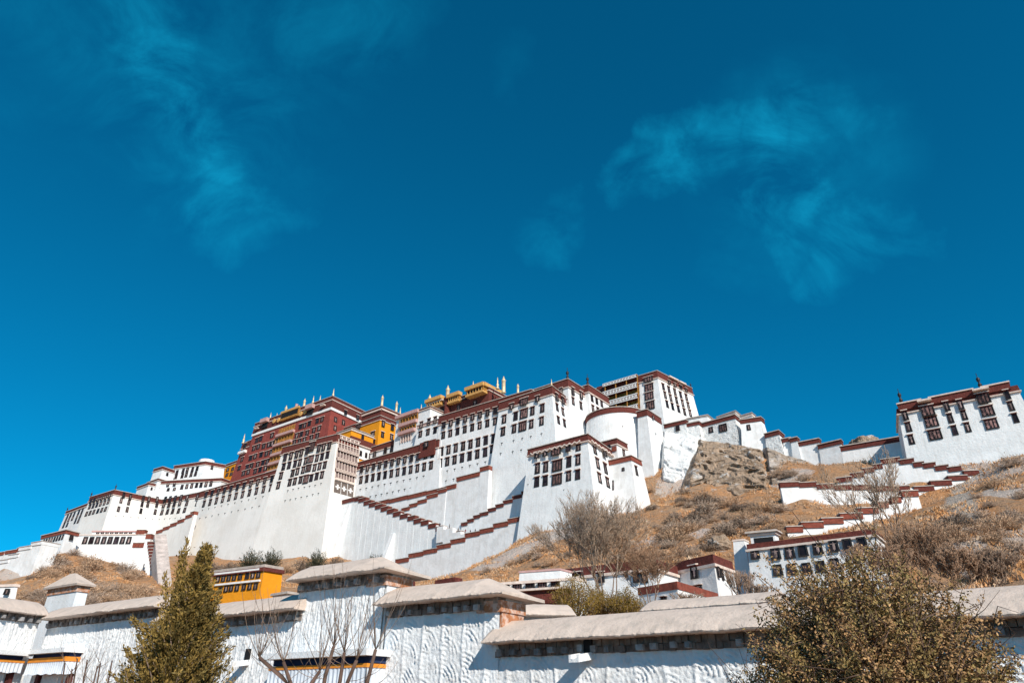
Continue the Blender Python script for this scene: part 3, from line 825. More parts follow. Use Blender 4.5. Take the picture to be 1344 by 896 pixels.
# ---- set-back high block and the narrow block behind it
HB = on_plane(745, 497.6, BT, NR); HA = along(HB, F0, 650); HC = along(HB, R0, 766)
b = Bld('palace_wing', 'set-back white block whose maroon roof corner rises above the pink-bay tower', 'palace wing', (HB.x, HB.y, 85))
fs = b.block([HA, HB, HC, HA + (HC - HB)], HB.z, 70, 0.06, WHITE, par=3.6)
b.window(fs[0], 737.5, 513, 4.5, 8)
for q in ((750.6, 513.7), (752, 526), (761.5, 518.7), (762.3, 532)): b.window(fs[1], *q, 4, 11)
b.finial(Vector((HB.x, HB.y, HB.z + .3)), 5, 'pole')
E3 = on_plane(771.5, 505.5, HC, NF); E3A = along(E3, F0, 758); E3C = along(E3, R0, 797.5)
b = Bld('palace_wing', 'narrow white block with paired windows just left of the patterned balconies', 'palace wing', (E3.x, E3.y, 80))
fs = b.block([E3A, E3, E3C, E3A + (E3C - E3)], E3.z, 70, 0.06, WHITE, par=3.2)
for q in ((776.8, 522.5), (783, 526), (789.5, 529.5), (778, 535.5), (784.5, 538.5)): b.window(fs[1], *q, 4, 9.5)
b.finial(Vector((E3.x, E3.y, E3.z + .3)), 5, 'pole')
print('H D', math.hypot(HB.x, HB.y), HB.z, 'E3', math.hypot(E3.x, E3.y), E3.z)

# ---- rear tower with the patterned balconies
TB = at_D(862, 487, 292.0); TA2 = at_z(780, 511, TB.z); TC2 = at_z(907, 509.6, TB.z)
b = Bld('palace_tower', 'high white tower with patterned balconies on its left and five window columns right', 'tower', (TB.x, TB.y, 80))
fs = b.block([TA2, TB, TC2, TA2 + (TC2 - TB)], TB.z, 70, 0.09, WHITE, par=3.4)
f, fx = fs[0], fs[1]
O7 = lambda x, y: (770 + x / 8, 475 + y / 8)
for c in ([(803, 260), (822, 345), (843, 440)], [(862, 290), (880, 375), (900, 465)], [(925, 315), (942, 400), (962, 490)], [(985, 345), (1005, 430), (1025, 520)], [(1045, 370), (1065, 455), (1085, 535)]):
    for q in c: b.window(fx, *O7(*q), 4.0, 10.5)
for q in ((1032, 298), (975, 265), (915, 245), (855, 215)): b.window(fx, *O7(*q), 4.0, 5)
for q, h in (((655, 185), 7), ((655, 265), 11), ((657, 352), 11), ((668, 450), 12)): b.window(f, *O7(*q), 12, h, 'bay')
ua, va = f.uv(*O7(212, 270)); ub, vb = f.uv(*O7(548, 160))
mb = MB(); f.box(mb, ua, ub, -26, 0.4, 0, 0.12); b.add('gallery_back', mb, mat('dim_gilded_timber', (0.30, 0.165, 0.035), var=0.4, vscale=0.9))
pv = 0.4
for q0, q1, hh in (((212, 260), (548, 160), 1.6), ((212, 352), (548, 258), 2.6), ((212, 465), (550, 368), 2.6), ((300, 545), (560, 480), 2.2)):
    _, va = f.uv(*O7(*q0)); _, vb = f.uv(*O7(*q1)); v = (va + vb) / 2
    railing_mesh(f, ua - 1.0, ub, v - hh / 2, v + hh / 2, 0, 2.2, 11, b, cols=[CREAM, WOOD])
for i in range(4):
    c = ua + (ub - ua) * (i + .02) / 3
    mb = MB(); f.box(mb, c - .18, c + .18, -26, 0, 1.6, 2.0); b.add('post', mb, OCHREWOOD)
u_, _ = f.uv(784, 512)
mb = MB(); f.box(mb, u_, ua - .8, -8, .5, 0, .6); b.add('side_frieze', mb, MAROON)
ln = fx.len
for a0, a1 in ((.30, .55), (.58, .78)):
    mb = MB(); fx.box(mb, a0 * ln, a1 * ln, -.6, .1, .4, 1.4); b.add('roof_hood', mb, PALE)
b.finial(Vector((TC2.x, TC2.y, TB.z + .3)), 3, 'pole')
dbg('rear A', TA2, 780, 511)

# ---- round bastion
RBc = at_D(808, 534.5, 257.0); zRB = RBc.z
rad = 40.5 / 896 * (math.hypot(RBc.x, RBc.y) * math.cos(PITCH) + (zRB) * math.sin(PITCH))
dv = Vector((RBc.x, RBc.y, 0)).normalized()
cx_ = RBc + dv * rad
b = Bld('round_bastion', 'smooth white round bastion with a curved maroon rim beside the tall tower', 'bastion', (cx_.x, cx_.y, 40))
circ = [(cx_.x + rad * math.cos(a), cx_.y + rad * math.sin(a)) for a in np.linspace(0, 2 * math.pi, 64, endpoint=False)]
fs = b.block(circ, zRB, 40, 0.075, WHITE, par=2.2, trim=False, o=.25)
for q in ((817.5, 560.5), (837.5, 563), (845, 567)):
    d0 = ray(*q); lo, hi = 200., 300.
    for f in fs:
        if f.n.dot(ray(*q)) < -0.3:
            u_, v_ = f.uv(*q)
            if -.2 <= u_ <= f.len + .2: b.inst('loophole', WM['loop'], f.mat4(f.hit(*q), .5, 1, 1.3)); break
b2 = at_D(848.5, 537.5, 255); b2c = along(b2, R0, 866.5)
bb = Bld('palace_tower', 'slim white corner tower with a maroon rim pressed against the round bastion', 'tower', (b2.x, b2.y, 40))
fs = bb.block([b2 + F0 * 4, b2, b2c, b2c + F0 * 4], b2.z, 40, 0.05, WHITE, par=2.4, trim=False)
bb.window(fs[1], 856, 548, 3, 5, hood=False); bb.loops(fs[1], (860.5, 570), (860.5, 570), 1)
# grey connecting wall left of the round bastion
q = at_D(768, 552, 270); ql = along(q, F0, 757)
bb = Bld('retaining_wall', 'small pale wall wedged between the tall tower and the round bastion', 'wall', (q.x, q.y, 40))
fs = bb.block([ql, q - F0 * 3, q - F0 * 3 + R0 * 6, ql + R0 * 6], q.z - 3, 40, 0.06, WARM, par=0)
for p_ in ((764, 567), (768.5, 566)): bb.loops(fs[0], p_, p_, 1, 4, 5)

# ---- front tower
FB = at_D(770.5, 570.5, 226.0); zF = FB.z
FA = along(FB, F0, 695); FC = at_z(804.5, 594, zF)
b = Bld('palace_tower', 'square white tower lowest in front, scalloped awning under its maroon roof', 'tower', (FB.x, FB.y, 40))
fs = b.block([FA, FB, FC, FA + (FC - FB)], zF, 30, 0.115, ROUGHW, par=2.3, o=.5)
f, fx = fs[0], fs[1]; WALLS['front'] = fs
O8 = lambda x, y: (690 + x / 8, 560 + y / 8)
for c in ([(130, 302, 9), (125, 430, 15.5), (118, 572, 15)], [(217, 282, 9), (212, 415, 15.5), (207, 558, 15)], [(460, 232, 9.5), (455, 362, 15.5), (452, 510, 14.5)], [(553, 215, 9.5), (550, 340, 15.5), (547, 495, 14.5)]):
    for x, y, h in c: b.window(f, *O8(x, y), 7, h)
for x, y, h in ((333, 262, 11), (333, 400, 16.5), (330, 545, 15.5)): b.window(f, *O8(x, y), 13.5, h, 'bay')
for c in ([(725, 245, 11), (753, 380, 16), (773, 532, 15)], [(810, 278, 11), (835, 432, 16), (858, 580, 15)]):
    for x, y, h in c: b.window(fx, *O8(x, y), 5.5, h)
# scalloped awning cloth
mb = MB(); n = 10; u0, u1 = 1.5, f.len - 2.2
for i in range(n):
    a, c = u0 + (u1 - u0) * i / n, u0 + (u1 - u0) * (i + 1) / n; m_ = (a + c) / 2
    for (xa, ya), (xb, yb) in (((a, -2.1), (m_, -2.8)), ((m_, -2.8), (c, -2.1))):
        P = f.pt
        mb.hexa([P(xa, ya - .25, 1.3), P(xb, yb - .25, 1.3), P(xb, yb - .25, .9), P(xa, ya - .25, .9), P(xa, ya + .25, 1.3), P(xb, yb + .25, 1.3), P(xb, yb + .25, .9), P(xa, ya + .25, .9)], 0)
        mb.hexa([P(xa, ya + .25, 1.2), P(xb, yb + .25, 1.2), P(xb, yb + .25, .9), P(xa, ya + .25, .9), P(xa, -1.3, .85), P(xb, -1.3, .85), P(xb, -1.3, .6), P(xa, -1.3, .6)], 1)
b.add('scalloped_awning', mb, [PALE, MAROON])
mb = MB(); n = 7; u0, u1 = .8, fx.len - 1
for i in range(n):
    a, c = u0 + (u1 - u0) * i / n, u0 + (u1 - u0) * (i + 1) / n; m_ = (a + c) / 2
    for (xa, ya), (xb, yb) in (((a, -2.1), (m_, -2.7)), ((m_, -2.7), (c, -2.1))):
        P = fx.pt
        mb.hexa([P(xa, ya - .25, 1.3), P(xb, yb - .25, 1.3), P(xb, yb - .25, .9), P(xa, ya - .25, .9), P(xa, ya + .25, 1.3), P(xb, yb + .25, 1.3), P(xb, yb + .25, .9), P(xa, ya + .25, .9)], 0)
b.add('scalloped_awning', mb, [PALE, MAROON])
dbg('front A', FA, 696, 589.5); dbg('front C', FC, 804, 595.5)
for q in ((693, 636), (740, 643)): b.loops(f, q, q, 1, 1.6, 2)
# small house and lower turret behind its right side
SB = FC + R0 * 5 + F0 * 4
q = at_D(808.8, 575.8, 243); qa = along(q, F0, 787); qc = along(q, R0, 822)
b = Bld('palace_house', 'small white rooftop house behind the lowest front tower', 'house', (q.x, q.y, 60))
fs = b.block([qa, q, qc, qa + (qc - q)], q.z, 45, 0.05, WHITE, par=2.0)
b.window(fs[1], 818.5, 594, 4, 10); b.window(fs[0], 800, 586, 5, 5, hood=False)
mb = MB(); u_, v_ = fs[1].uv(806.5 + 1, 589); u_, v_ = fs[0].uv(806.5, 589); fs[0].box(mb, u_ - .9, u_ + .9, v_ - .9, v_ + .9, .05, .4); b.add('red_panel', mb, BRICKRED)
q = at_D(827.8, 598.2, 236); qa = along(q, F0, 796); qc = along(q, R0, 840.5)
b = Bld('palace_tower', 'low white turret with a brick red rim right of the lowest front tower', 'tower', (q.x, q.y, 40))
fs = b.block([qa, q, qc, qa + (qc - q)], q.z, 30, 0.11, WHITE, par=1.7, parmat=BRICKRED, trim=False)
WALLS['turret'] = fs
b.window(fs[0], 818, 615.5, 4, 5, hood=False); b.window(fs[1], 835, 617, 3.6, 14); b.window(fs[0], 804.8, 636, 2, 14, hood=False)
# ================================================================== stepped walls, ridge, fortress
def stepwall(label, segs, P, bearing, zb, th=1.6, capm=None, wall=None, cat='wall', name='stair_wall', caph=1.15, over=0.35, batter=0.05, group=None, drop=None):
    """a whitewashed wall whose top climbs in steps, each step under its own maroon cap.
    segs: picture points of the top edge of every cap; the wall stands on the vertical plane through P"""
    d = dirb(bearing); n = Vector((d.y, -d.x, 0))
    if n.y > 0: n = -n
    ex = Vector((-n.y, n.x, 0))
    if ex.x < 0: ex = -ex
    pts = []
    for x0, y0, x1, y1 in segs:
        a = on_plane(x0, y0, P, n); c = on_plane(x1, y1, P, n)
        ua, uc = (a - P).dot(ex), (c - P).dot(ex)
        pts.append((ua, uc, (a.z + c.z) / 2))
    mid = pts[len(pts) // 2]
    b = Bld(name, label, cat, (P.x, P.y, zb), group)
    def pt(u, o, z): 
        q = P + ex * u + n * o; return (q.x, q.y, z)
    mb = MB()
    for i, (ua, uc, z) in enumerate(pts):
        u1 = uc if i == len(pts) - 1 else max(pts[i + 1][0], ua + .3)
        zc = z - caph * .5; zl = zb if drop is None else z - drop
        k = batter * (zc - zl)
        mb.hexa([pt(ua, k, zl), pt(u1, k, zl), pt(u1, -th, zl), pt(ua, -th, zl), pt(ua, 0, zc), pt(u1, 0, zc), pt(u1, -th, zc), pt(ua, -th, zc)])
    b.add('wall', mb, wall or WHITE)
    for ua, uc, z in pts:
        mb = MB()
        mb.hexa([pt(ua - .1, over, z - caph), pt(uc + .1, over, z - caph), pt(uc + .1, -th - over, z - caph), pt(ua - .1, -th - over, z - caph),
                 pt(ua - .1, over, z - .12), pt(uc + .1, over, z - .12), pt(uc + .1, -th - over, z - .12), pt(ua - .1, -th - over, z - .12)], 0)
        o2 = over + .18
        mb.hexa([pt(ua - .2, o2, z - .12), pt(uc + .2, o2, z - .12), pt(uc + .2, -th - o2, z - .12), pt(ua - .2, -th - o2, z - .12),
                 pt(ua - .2, o2 - .1, z + .12), pt(uc + .2, o2 - .1, z + .12), pt(uc + .2, -th - o2 + .1, z + .12), pt(ua - .2, -th - o2 + .1, z + .12)], 1)
        b.add('cap', mb, [capm or BRICKRED, SLATE])
    return b, n, ex, pts

def plane_at(o): return P2L + NF * o
BFD = BF
# main lower stair wall, rising to the right
S4 = [(520, 733, 537, 732), (537, 726, 556, 724), (556, 721, 574, 719.6), (574, 714.5, 592, 713), (592, 707.5, 611, 705.6), (611, 699.5, 630, 697), (630, 694, 648, 692), (648, 687, 667, 684), (667, 680, 687, 678)]
stepwall('big lower stair wall with nine wide red caps rising right towards the front tower', S4, plane_at(11.5), BFD, 38, capm=BRICKRED, caph=1.6)
S3 = [(606, 686, 613.7, 684.6), (614, 681.5, 622, 680), (622, 676.5, 630, 675), (630, 673, 641, 671), (641, 667, 651, 666), (651, 662, 661, 660.6), (661, 656.6, 673, 655), (673, 650.6, 685, 648.6), (685, 645, 690, 644)]
stepwall('short upper stair wall of nine small maroon caps ending against the front tower', S3, plane_at(5.5), BFD, 45, capm=MAROON, caph=1.3)
S2 = [(528, 666, 538, 665.6), (538, 661, 548, 660), (549, 656, 560.6, 655), (561, 649, 575, 647.5), (575, 642.5, 586, 641)]
stepwall('small stair wall of five red caps directly below the lower wing with twelve windows', S2, plane_at(4.5), BFD, 50, capm=BRICKRED, caph=1.5)
stepwall('long sloping red-capped terrace wall at the foot of the lower wing', [(489, 659.5, 512, 655), (512, 655, 536, 649.6), (536, 649.6, 561, 644.2), (561, 644.2, 586, 638.8), (586, 637, 599, 635.5)], plane_at(4.3), BFD, 50, capm=BRICKRED, caph=1.7)
stepwall('two-step maroon-capped wall under the shadow at the left foot of the tall tower', [(600, 625.6, 629.6, 620), (630.6, 613, 642, 611)], plane_at(4.2), BFD, 50, capm=BRICKRED, caph=1.7)
S1 = [(431, 653, 444, 649.5), (442, 658.5, 472, 650.5)]
S1c = [(470.6, 655), (475.6, 656.4), (482.5, 660), (489.4, 662.5), (497.5, 665), (505, 668), (513, 671), (521, 674.6), (530, 677.5), (540, 680), (548, 683.7), (557.5, 686), (567, 690), (577, 693.5), (588, 696.5), (600, 700)]
for x, y in S1c: S1.append((x - 4.0, y - 1.2 - .6, x + 5.2, y - 4.0 - .6))
S1b, n1, ex1, pts1 = stepwall('long stair wall of many maroon caps stepping down to the right from the balconies', S1, plane_at(7.5), BFD, 38, capm=MAROON, caph=1.8, wall=ROUGHW, batter=0.03)
# buttress fins on its face
P7 = plane_at(7.5)
for i, (xt, yt, xb, yb) in enumerate(((458, 663, 440, 742), (517, 700, 511, 735))):
    a = on_plane(xt, yt, P7, n1); c = on_plane(xb, yb, P7, n1)
    ua, uc = (a - P7).dot(ex1), (c - P7).dot(ex1)
    mb = MB(); w_ = 1.6 if i == 0 else 1.0
    def q_(u, o, z): 
        p_ = P7 + ex1 * u + n1 * o; return (p_.x, p_.y, z)
    mb.hexa([q_(uc - w_, 6.5, c.z - 8), q_(uc + w_, 6.5, c.z - 8), q_(uc + w_, -.5, c.z - 8), q_(uc - w_, -.5, c.z - 8), q_(ua - w_, .9, a.z), q_(ua + w_, .9, a.z), q_(ua + w_, -.5, a.z), q_(ua - w_, -.5, a.z)])
    S1b.add('buttress', mb, WHITE)

# left side: caps climbing the west wing, and a stair between parapets
SL = [(206, 696, 214, 694.6), (215, 691.6, 223, 690.2), (224.5, 687, 232.5, 685.4), (234, 682.5, 242.5, 680.4), (244.5, 676.3, 253, 674.2), (251, 672, 256, 670.5)]
PLs = L1L + NF * 7
stepwall('small stair wall of six red caps climbing right along the kinked west wing', SL, PLs, BF, 35, capm=BRICKRED, caph=1.7, wall=WARM)

# lower white range at the left
la = at_D(87.5, 695.6, 318); laA = at_z(55.6, 703.3, la.z); laC = at_z(103, 699.5, la.z)
b = Bld('gate_house', 'low white pavilion with a row of eight dark slit windows at the far left foot', 'house', (la.x, la.y, 40))
fs = b.block([laA, la, laC, laA + (laC - la)], la.z, 30, 0.07, WHITE, par=1.2, parmat=BRICKRED, trim=False)
LAF = fs
b.row(fs[0], (57.5, 710.4), (82.5, 704.4), 8, 2.4, 7.6, hood=False); b.window(fs[1], 92.5, 705, 5.4, 7.6, hood=False)
lb = at_D(192, 700, 314); lbA = at_z(103, 701, lb.z)
b = Bld('gate_house', 'low white range with eight red-curtained windows in one row on the left slope', 'house', (lb.x, lb.y, 40))
bk = Vector((-.15, 1, 0)) * 8
fs = b.block([lbA, lb, lb + bk, lbA + bk], lb.z, 25, 0.06, WHITE, par=.5, parmat=PALE, trim=False, cap=False); LBF = fs
b.row(fs[0], (112, 708.4), (169.3, 708.4), 8, 6.8, 11, 'surround', hood=False)
l2 = at_D(178, 696, 322); l2A = at_z(122, 696, l2.z)
fs = b.block([l2A, l2, l2 + bk, l2A + bk], l2.z, 30, 0.05, WHITE, par=.6, parmat=PINK, trim=False, cap=False, wname='attic_wall')
b.row(fs[0], (129, 699.3), (172, 699.3), 8, 4.6, 2.2, hood=False)
for x0, y0, x1, y1, D in ((181, 693.5, 190.5, 696.5, 316), (176, 711, 200, 713, 312), (193, 700, 199, 701, 309)):
    stepwall({181: 'short red-capped wall stub beside the row of red-curtained windows', 176: 'red-capped wall end at the top of the left stairway', 193: 'tiny red-capped gate post at the head of the left stairway'}[x0],
             [(x0, y0, x1, y1)], at_D(x0, y0, D), -88, 30, capm=BRICKRED, caph=1.8)
SS = [(194.5 + i * .55 + (0 if i < 8 else (i - 8) * 1.4), 711 + i * 4.2) for i in range(13)]
b, *_ = stepwall('steep stairway wall with a column of small red caps on the left slope', [(x, y, x + 6.5, y - .8) for x, y in SS], at_D(200, 730, 300), -86, 25, capm=MAROON, caph=1.1, th=1.0, drop=7)
sp0, sp1 = at_D(210, 702, 306), at_D(216, 768, 268)
mb = MB(); w_ = Vector((4.6, 0, 0))
for i in range(24):
    t0, t1 = i / 24, (i + 1) / 24; a, c = sp0.lerp(sp1, t0), sp0.lerp(sp1, t1)
    mb.hexa([tuple(c - w_ * .5 + Vector((0, 0, -6))), tuple(c + w_ * .5 + Vector((0, 0, -6))), tuple(a + w_ * .5 + Vector((0, 0, -6))), tuple(a - w_ * .5 + Vector((0, 0, -6))),
             tuple(Vector((c.x - 2.3, c.y, a.z))), tuple(Vector((c.x + 2.3, c.y, a.z))), tuple(a + w_ * .5), tuple(a - w_ * .5)])
st = link('stairway', mb.mesh('stairway', mat('worn_stair_stone', (0.56, 0.49, 0.46), var=.15, vscale=.5, bump=.1)))
tag(st, 'pale pinkish stone stairway climbing the left slope beside the capped wall', 'stairs')
# white stepped walls at the far left edge
for label, segs, D, cm, bb_ in (('white stepped wall descending to the left edge below the gate pavilion', [(-8, 735, 12.5, 735), (13, 727.5, 26, 727), (27, 717, 42, 716.5), (43, 711, 56, 710.5)], 312, WHITE, -62),
                           ('distant low reddish roof wall at the far left edge', [(-6, 725, 6, 724.5), (9, 722, 23, 721.5), (24, 719, 30, 718.5)], 335, BRICKRED, -62)):
    stepwall(label, segs, at_D(25, 725, D), bb_, 30, capm=cm, caph=1.2, th=6)

# ---- ridge houses right of the palace
def house(label, tri, D, zb, wins=(), par=1.6, parmat=None, wall=None, batter=0.06, depth=8, cat='house', name='ridge_house', trim=False, group=None, cols=(4.6, 7), hood=False, bf=None, cap=True):
    """tri: left, front corner and right picture points of the roof edge"""
    B_ = at_D(*tri[1], D)
    A_ = at_z(*tri[0], B_.z) if bf is None else along(B_, dirb(bf), tri[0][0])
    if len(tri) > 2: C_ = along(B_, R0, tri[2][0])
    else: C_ = B_ + R0 * depth
    if (C_ - B_).length > 25: C_ = B_ + (C_ - B_).normalized() * 25
    b = Bld(name, label, cat, (B_.x, B_.y, zb), group)
    fs = b.block([A_, B_, C_, A_ + (C_ - B_)], B_.z, zb, batter, wall or WHITE, par=par, parmat=parmat, trim=trim, cap=cap, o=.28 if cap else .08)
    for w_ in wins:
        f = fs[w_[0]]
        b.window(f, w_[1], w_[2], w_[3] if len(w_) > 3 else cols[0], w_[4] if len(w_) > 4 else cols[1], w_[5] if len(w_) > 5 else 'surround', hood=hood)
    return b, fs
house('cracked white ridge house with a single window, right under the high rear tower', [(872.5, 557.5), (899.5, 551.2), (902, 553)], 268, 55, [(0, 890, 562, 6, 8)], wall=CRACK, par=1.5)
house('tiny white ridge house without windows between two red-rimmed neighbours', [(901, 556.4), (916.5, 553.3)], 267, 55, wall=CRACK, par=1.3)
house('pale attic block with a red left corner standing behind the tiny ridge house', [(903, 549.5), (928, 545), (935, 549)], 276, 60, par=.4, parmat=PALE)
house('white ridge house with two windows, one of them broken and wide, above the grey rock', [(917.5, 556.8), (963.5, 544.6), (971, 551.5)], 264, 60, [(0, 933, 563.7, 6.5, 8.6), (0, 949, 561, 11, 11, 'bay')], wall=CRACK, par=1.5)
house('pale flat-roofed attic rising behind the ridge house with the broken window', [(942, 547.5), (964.5, 539.8), (972, 546)], 270, 60, par=.8, parmat=PALE)
house('tall plain white ridge house with one small window at the end of the row', [(972.5, 551.2), (997.5, 547.6), (1001.5, 551)], 262, 55, [(0, 982.5, 560.5, 5.6, 8.2)], par=1.5, batter=.09)
house('small open-topped attic box on the end ridge house', [(973, 546), (986, 542.3), (990, 545)], 268, 60, par=1.0, parmat=PALE)
house('small square white watch house on the ridge with a red rim', [(1004.5, 569.5), (1021, 565.2), (1028, 570.5)], 258, 50, wall=CRACK, par=1.5, batter=.1)
house('first tiny red-capped wall block right of the square watch house', [(1027.5, 576.2), (1036.5, 574.6), (1039, 576)], 258, 50, par=1.3, name='ridge_wall', cat='wall')
house('second tiny red-capped wall block right of the square watch house', [(1037.5, 575.8), (1045, 574), (1048, 575.5)], 256, 50, par=1.3, name='ridge_wall', cat='wall')
house('ridge wall with a red cap, first of the three longer steps towards the fortress', [(1046.3, 581.2), (1073.5, 575.8)], 255, 50, par=1.4, name='ridge_wall', cat='wall', depth=2.5)
house('ridge wall with a red cap, middle one of the three longer steps', [(1074.3, 584), (1102.3, 577.4)], 252, 50, par=1.4, name='ridge_wall', cat='wall', depth=2.5)
_, fsw = house('longest ridge wall, its maroon cap running up to the fortress on the right', [(1104, 586.3), (1182, 573.2)], 244, 45, par=1.5, name='ridge_wall', cat='wall', depth=2.5)

# ---- the east fortress
KB_ = at_D(1331, 500.4, 225.0); KA_ = at_z(1176.6, 531.4, KB_.z)
KC_ = KB_ + dirb(26) * 16
b = Bld('fortress', 'white fortress tower block with a stepped maroon parapet at the right end of the ridge', 'fortress', (KB_.x, KB_.y, 50))
zk = KB_.z - 1.3
KB2 = on_plane(1331, 500.4, KB_, Vector((KA_ - KB_).cross(Vector((0, 0, 1))).normalized()))
fs = b.block([KA_, KB_, KC_, KA_ + (KC_ - KB_)], zk, 40, 0.085, ROUGHW, par=1.7, cap=False, o=.35)
f = fs[0]; FORT = f
O9 = lambda x, y: (1160 + x / 7.304, 490 + y / 7.304)
for x0, x1 in ((120, 340), (440, 870), (975, 1240)):
    ua, _ = f.uv(*O9(x0, 260)); ub, _ = f.uv(*O9(x1, 200))
    mb = MB(); f.box(mb, ua, ub, -.9, 1.1, -6, .75); b.add('parapet_step', mb, MAROON)
    mb = MB(); f.box(mb, ua - .2, ub + .2, 1.1, 1.45, -6.3, 1.1); b.add('coping', mb, PALE)
for x0, x1, yy in ((328, 470, 290), (852, 1020, 178)):
    ua, _ = f.uv(*O9(x0, yy)); ub, _ = f.uv(*O9(x1, yy))
    mb = MB(); f.box(mb, ua, ub, .1, .6, -1, 2.1); b.add('bay_hood', mb, PALE)
for c in ([(207, 405), (235, 508), (262, 628)], [(603, 318), (637, 425), (677, 540)], [(735, 300), (768, 395), (802, 512)], [(1182, 208), (1218, 308), (1260, 422)]):
    for i, q in enumerate(c): b.window(f, *O9(*q), 8.0, 14.5)
for c in ([(422, 360), (455, 458), (490, 580)], [(955, 240), (992, 355), (1030, 478)]):
    for q in c: b.window(f, *O9(*q), 18, 15.5, 'bay')
for q in (KA_, KB_): b.finial(Vector((q.x, q.y, zk + 2.0)) + dirb(-51) * (-1.5 if q is KA_ else 8), 4.2, 'pole')
dbg('fort A', KA_, 1176.6, 531.4)

# ---- zigzag stair walls under the fortress
Z1 = [(1098, 627, 1117.5, 625.2), (1116, 621, 1133, 619.2), (1131, 615, 1146, 613), (1146, 610, 1157, 608), (1156, 603, 1180, 599.5), (1180, 603.3, 1198.5, 601.3), (1198.5, 608, 1211.5, 604.4), (1211.5, 609.2, 1226.5, 605.3), (1227, 612.7, 1243.5, 608.4), (1244, 614.2, 1260, 610)]
stepwall('zigzag wall under the fortress climbing to a peak and stepping down right', Z1, at_D(1180, 603, 214), -62, 40, capm=MAROON, caph=1.35)
Z2 = [(1023.5, 634, 1048.5, 631), (1049, 634.3, 1070.5, 631), (1072, 636.5, 1093.5, 633.2), (1095, 637.8, 1118, 634.6), (1119, 637.5, 1142, 635), (1143, 639, 1167, 636.8), (1168, 639.3, 1192, 636), (1199, 639, 1224, 636.8), (1221, 631.5, 1247, 629.4), (1244, 624.8, 1268, 623), (1264.5, 618.2, 1283, 616.4)]
stepwall('long middle zigzag wall running level, then rising right in four steps', Z2, at_D(1130, 636, 205), -80, 32, capm=MAROON, caph=1.35)
Z3 = [(1032, 691, 1052, 690), (1051, 685.3, 1079, 684.2), (1078, 679.8, 1105, 679), (1102, 673.8, 1130.5, 672.6), (1125, 666.6, 1151, 665.4), (1147, 659, 1164, 658), (1170, 652, 1180.5, 651.4), (1183, 644.5, 1203, 643)]
stepwall('lower zigzag wall of eight bright red caps rising right above the two-storey house', Z3, at_D(1110, 674, 172), -82, 22, capm=BRICKRED, caph=1.35)

# ================================================================== the hill
CP = []
def cp(px, py, D, dz=0): p = at_D(px, py, D); CP.append((p.x, p.y, p.z + dz))
def cpf(f, px, py, dz=0): p = f.hit(px, py); CP.append((p.x, p.y, p.z + dz))
PZ1, PZ2, PZ3 = at_D(1180, 603, 214), at_D(1130, 636, 205), at_D(1110, 674, 172)
def cpl(P, brg, px, py, o_=0):
    n = Vector((dirb(brg).y, -dirb(brg).x, 0)); n = -n if n.y > 0 else n
    p = on_plane(px, py, P + n * o_, n); CP.append((p.x, p.y, p.z))
def cpp(P, px, py, dz=0): p = on_plane(px, py, P, NF); CP.append((p.x, p.y, p.z + dz))
# foot of the walls
cpf(WALLS['front'][0], 690, 700); cpf(WALLS['front'][0], 730, 693); cpf(WALLS['front'][0], 785, 688); cpf(WALLS['turret'][1], 856, 672)
cpp(plane_at(13), 560, 778); cpp(plane_at(13), 600, 770); cpp(plane_at(13), 635, 757); cpp(plane_at(13), 662, 730); cpp(plane_at(13), 520, 780)
cpp(plane_at(9), 480, 745); cpp(plane_at(9), 515, 740)
cpf(WALLS['bastion'][0], 410, 728); cpf(WALLS['bastion'][0], 360, 738); cpf(f1, 300, 735); cpf(f1, 240, 730)
cpf(LAF[0], 60, 728); cpf(LAF[1], 100, 727); cpf(LBF[0], 125, 733); cpf(LBF[0], 160, 739); cpf(LBF[0], 190, 752)
cp(40, 735, 316); cp(15, 760, 300); cp(-40, 790, 300); cp(-150, 800, 330)
# left slope
cp(60, 762, 262); cp(120, 768, 258); cp(170, 772, 255); cp(30, 790, 245); cp(100, 800, 225); cp(180, 800, 225); cp(-60, 830, 240); cp(230, 770, 265); cp(260, 790, 225); cp(330, 765, 258); cp(400, 765, 250); cp(470, 770, 240)
cp(100, 850, 160); cp(250, 850, 150); cp(330, 800, 150); cp(420, 800, 160); cp(560, 792, 165); cp(630, 778, 175)
# below the front tower
cp(668, 742, 200); cp(700, 731, 200); cp(740, 715, 202); cp(790, 715, 195); cp(830, 705, 195); cp(680, 760, 160); cp(760, 750, 150); cp(840, 750, 140)
# right slope
cp(868, 618, 254); cp(852, 640, 246); cp(880, 650, 226); cp(880, 690, 196); cp(880, 720, 172); cp(930, 660, 218); cp(930, 700, 180); cp(925, 640, 232)
cp(895, 612, 262); cp(975, 655, 222); cp(960, 700, 176); cp(1000, 690, 180); cp(1000, 640, 232); cp(1030, 620, 238); cp(1050, 608, 246); cp(1010, 600, 256); cp(980, 592, 262); cp(900, 600, 268)
cp(1100, 612, 242); cp(1150, 612, 240); cpl(PZ2, -80, 1040, 660, 1.5); cpl(PZ2, -80, 1100, 664, 1.5); cpl(PZ2, -80, 1150, 666, 1.5); cpl(PZ2, -80, 1200, 662, 1.5); cpl(PZ2, -80, 1235, 651, 1.5); cpl(PZ2, -80, 1268, 635, 1.5); cpl(PZ3, -82, 1050, 702, 1); cpl(PZ3, -82, 1110, 694, 1); cpl(PZ3, -82, 1160, 682, 1); cpl(PZ3, -82, 1195, 664, 1); cpl(PZ1, -62, 1120, 640, 1); cpl(PZ1, -62, 1160, 640, 1); cpl(PZ1, -62, 1200, 638, 1); cpl(PZ1, -62, 1240, 628, 1)
cp(1010, 712, 160);  
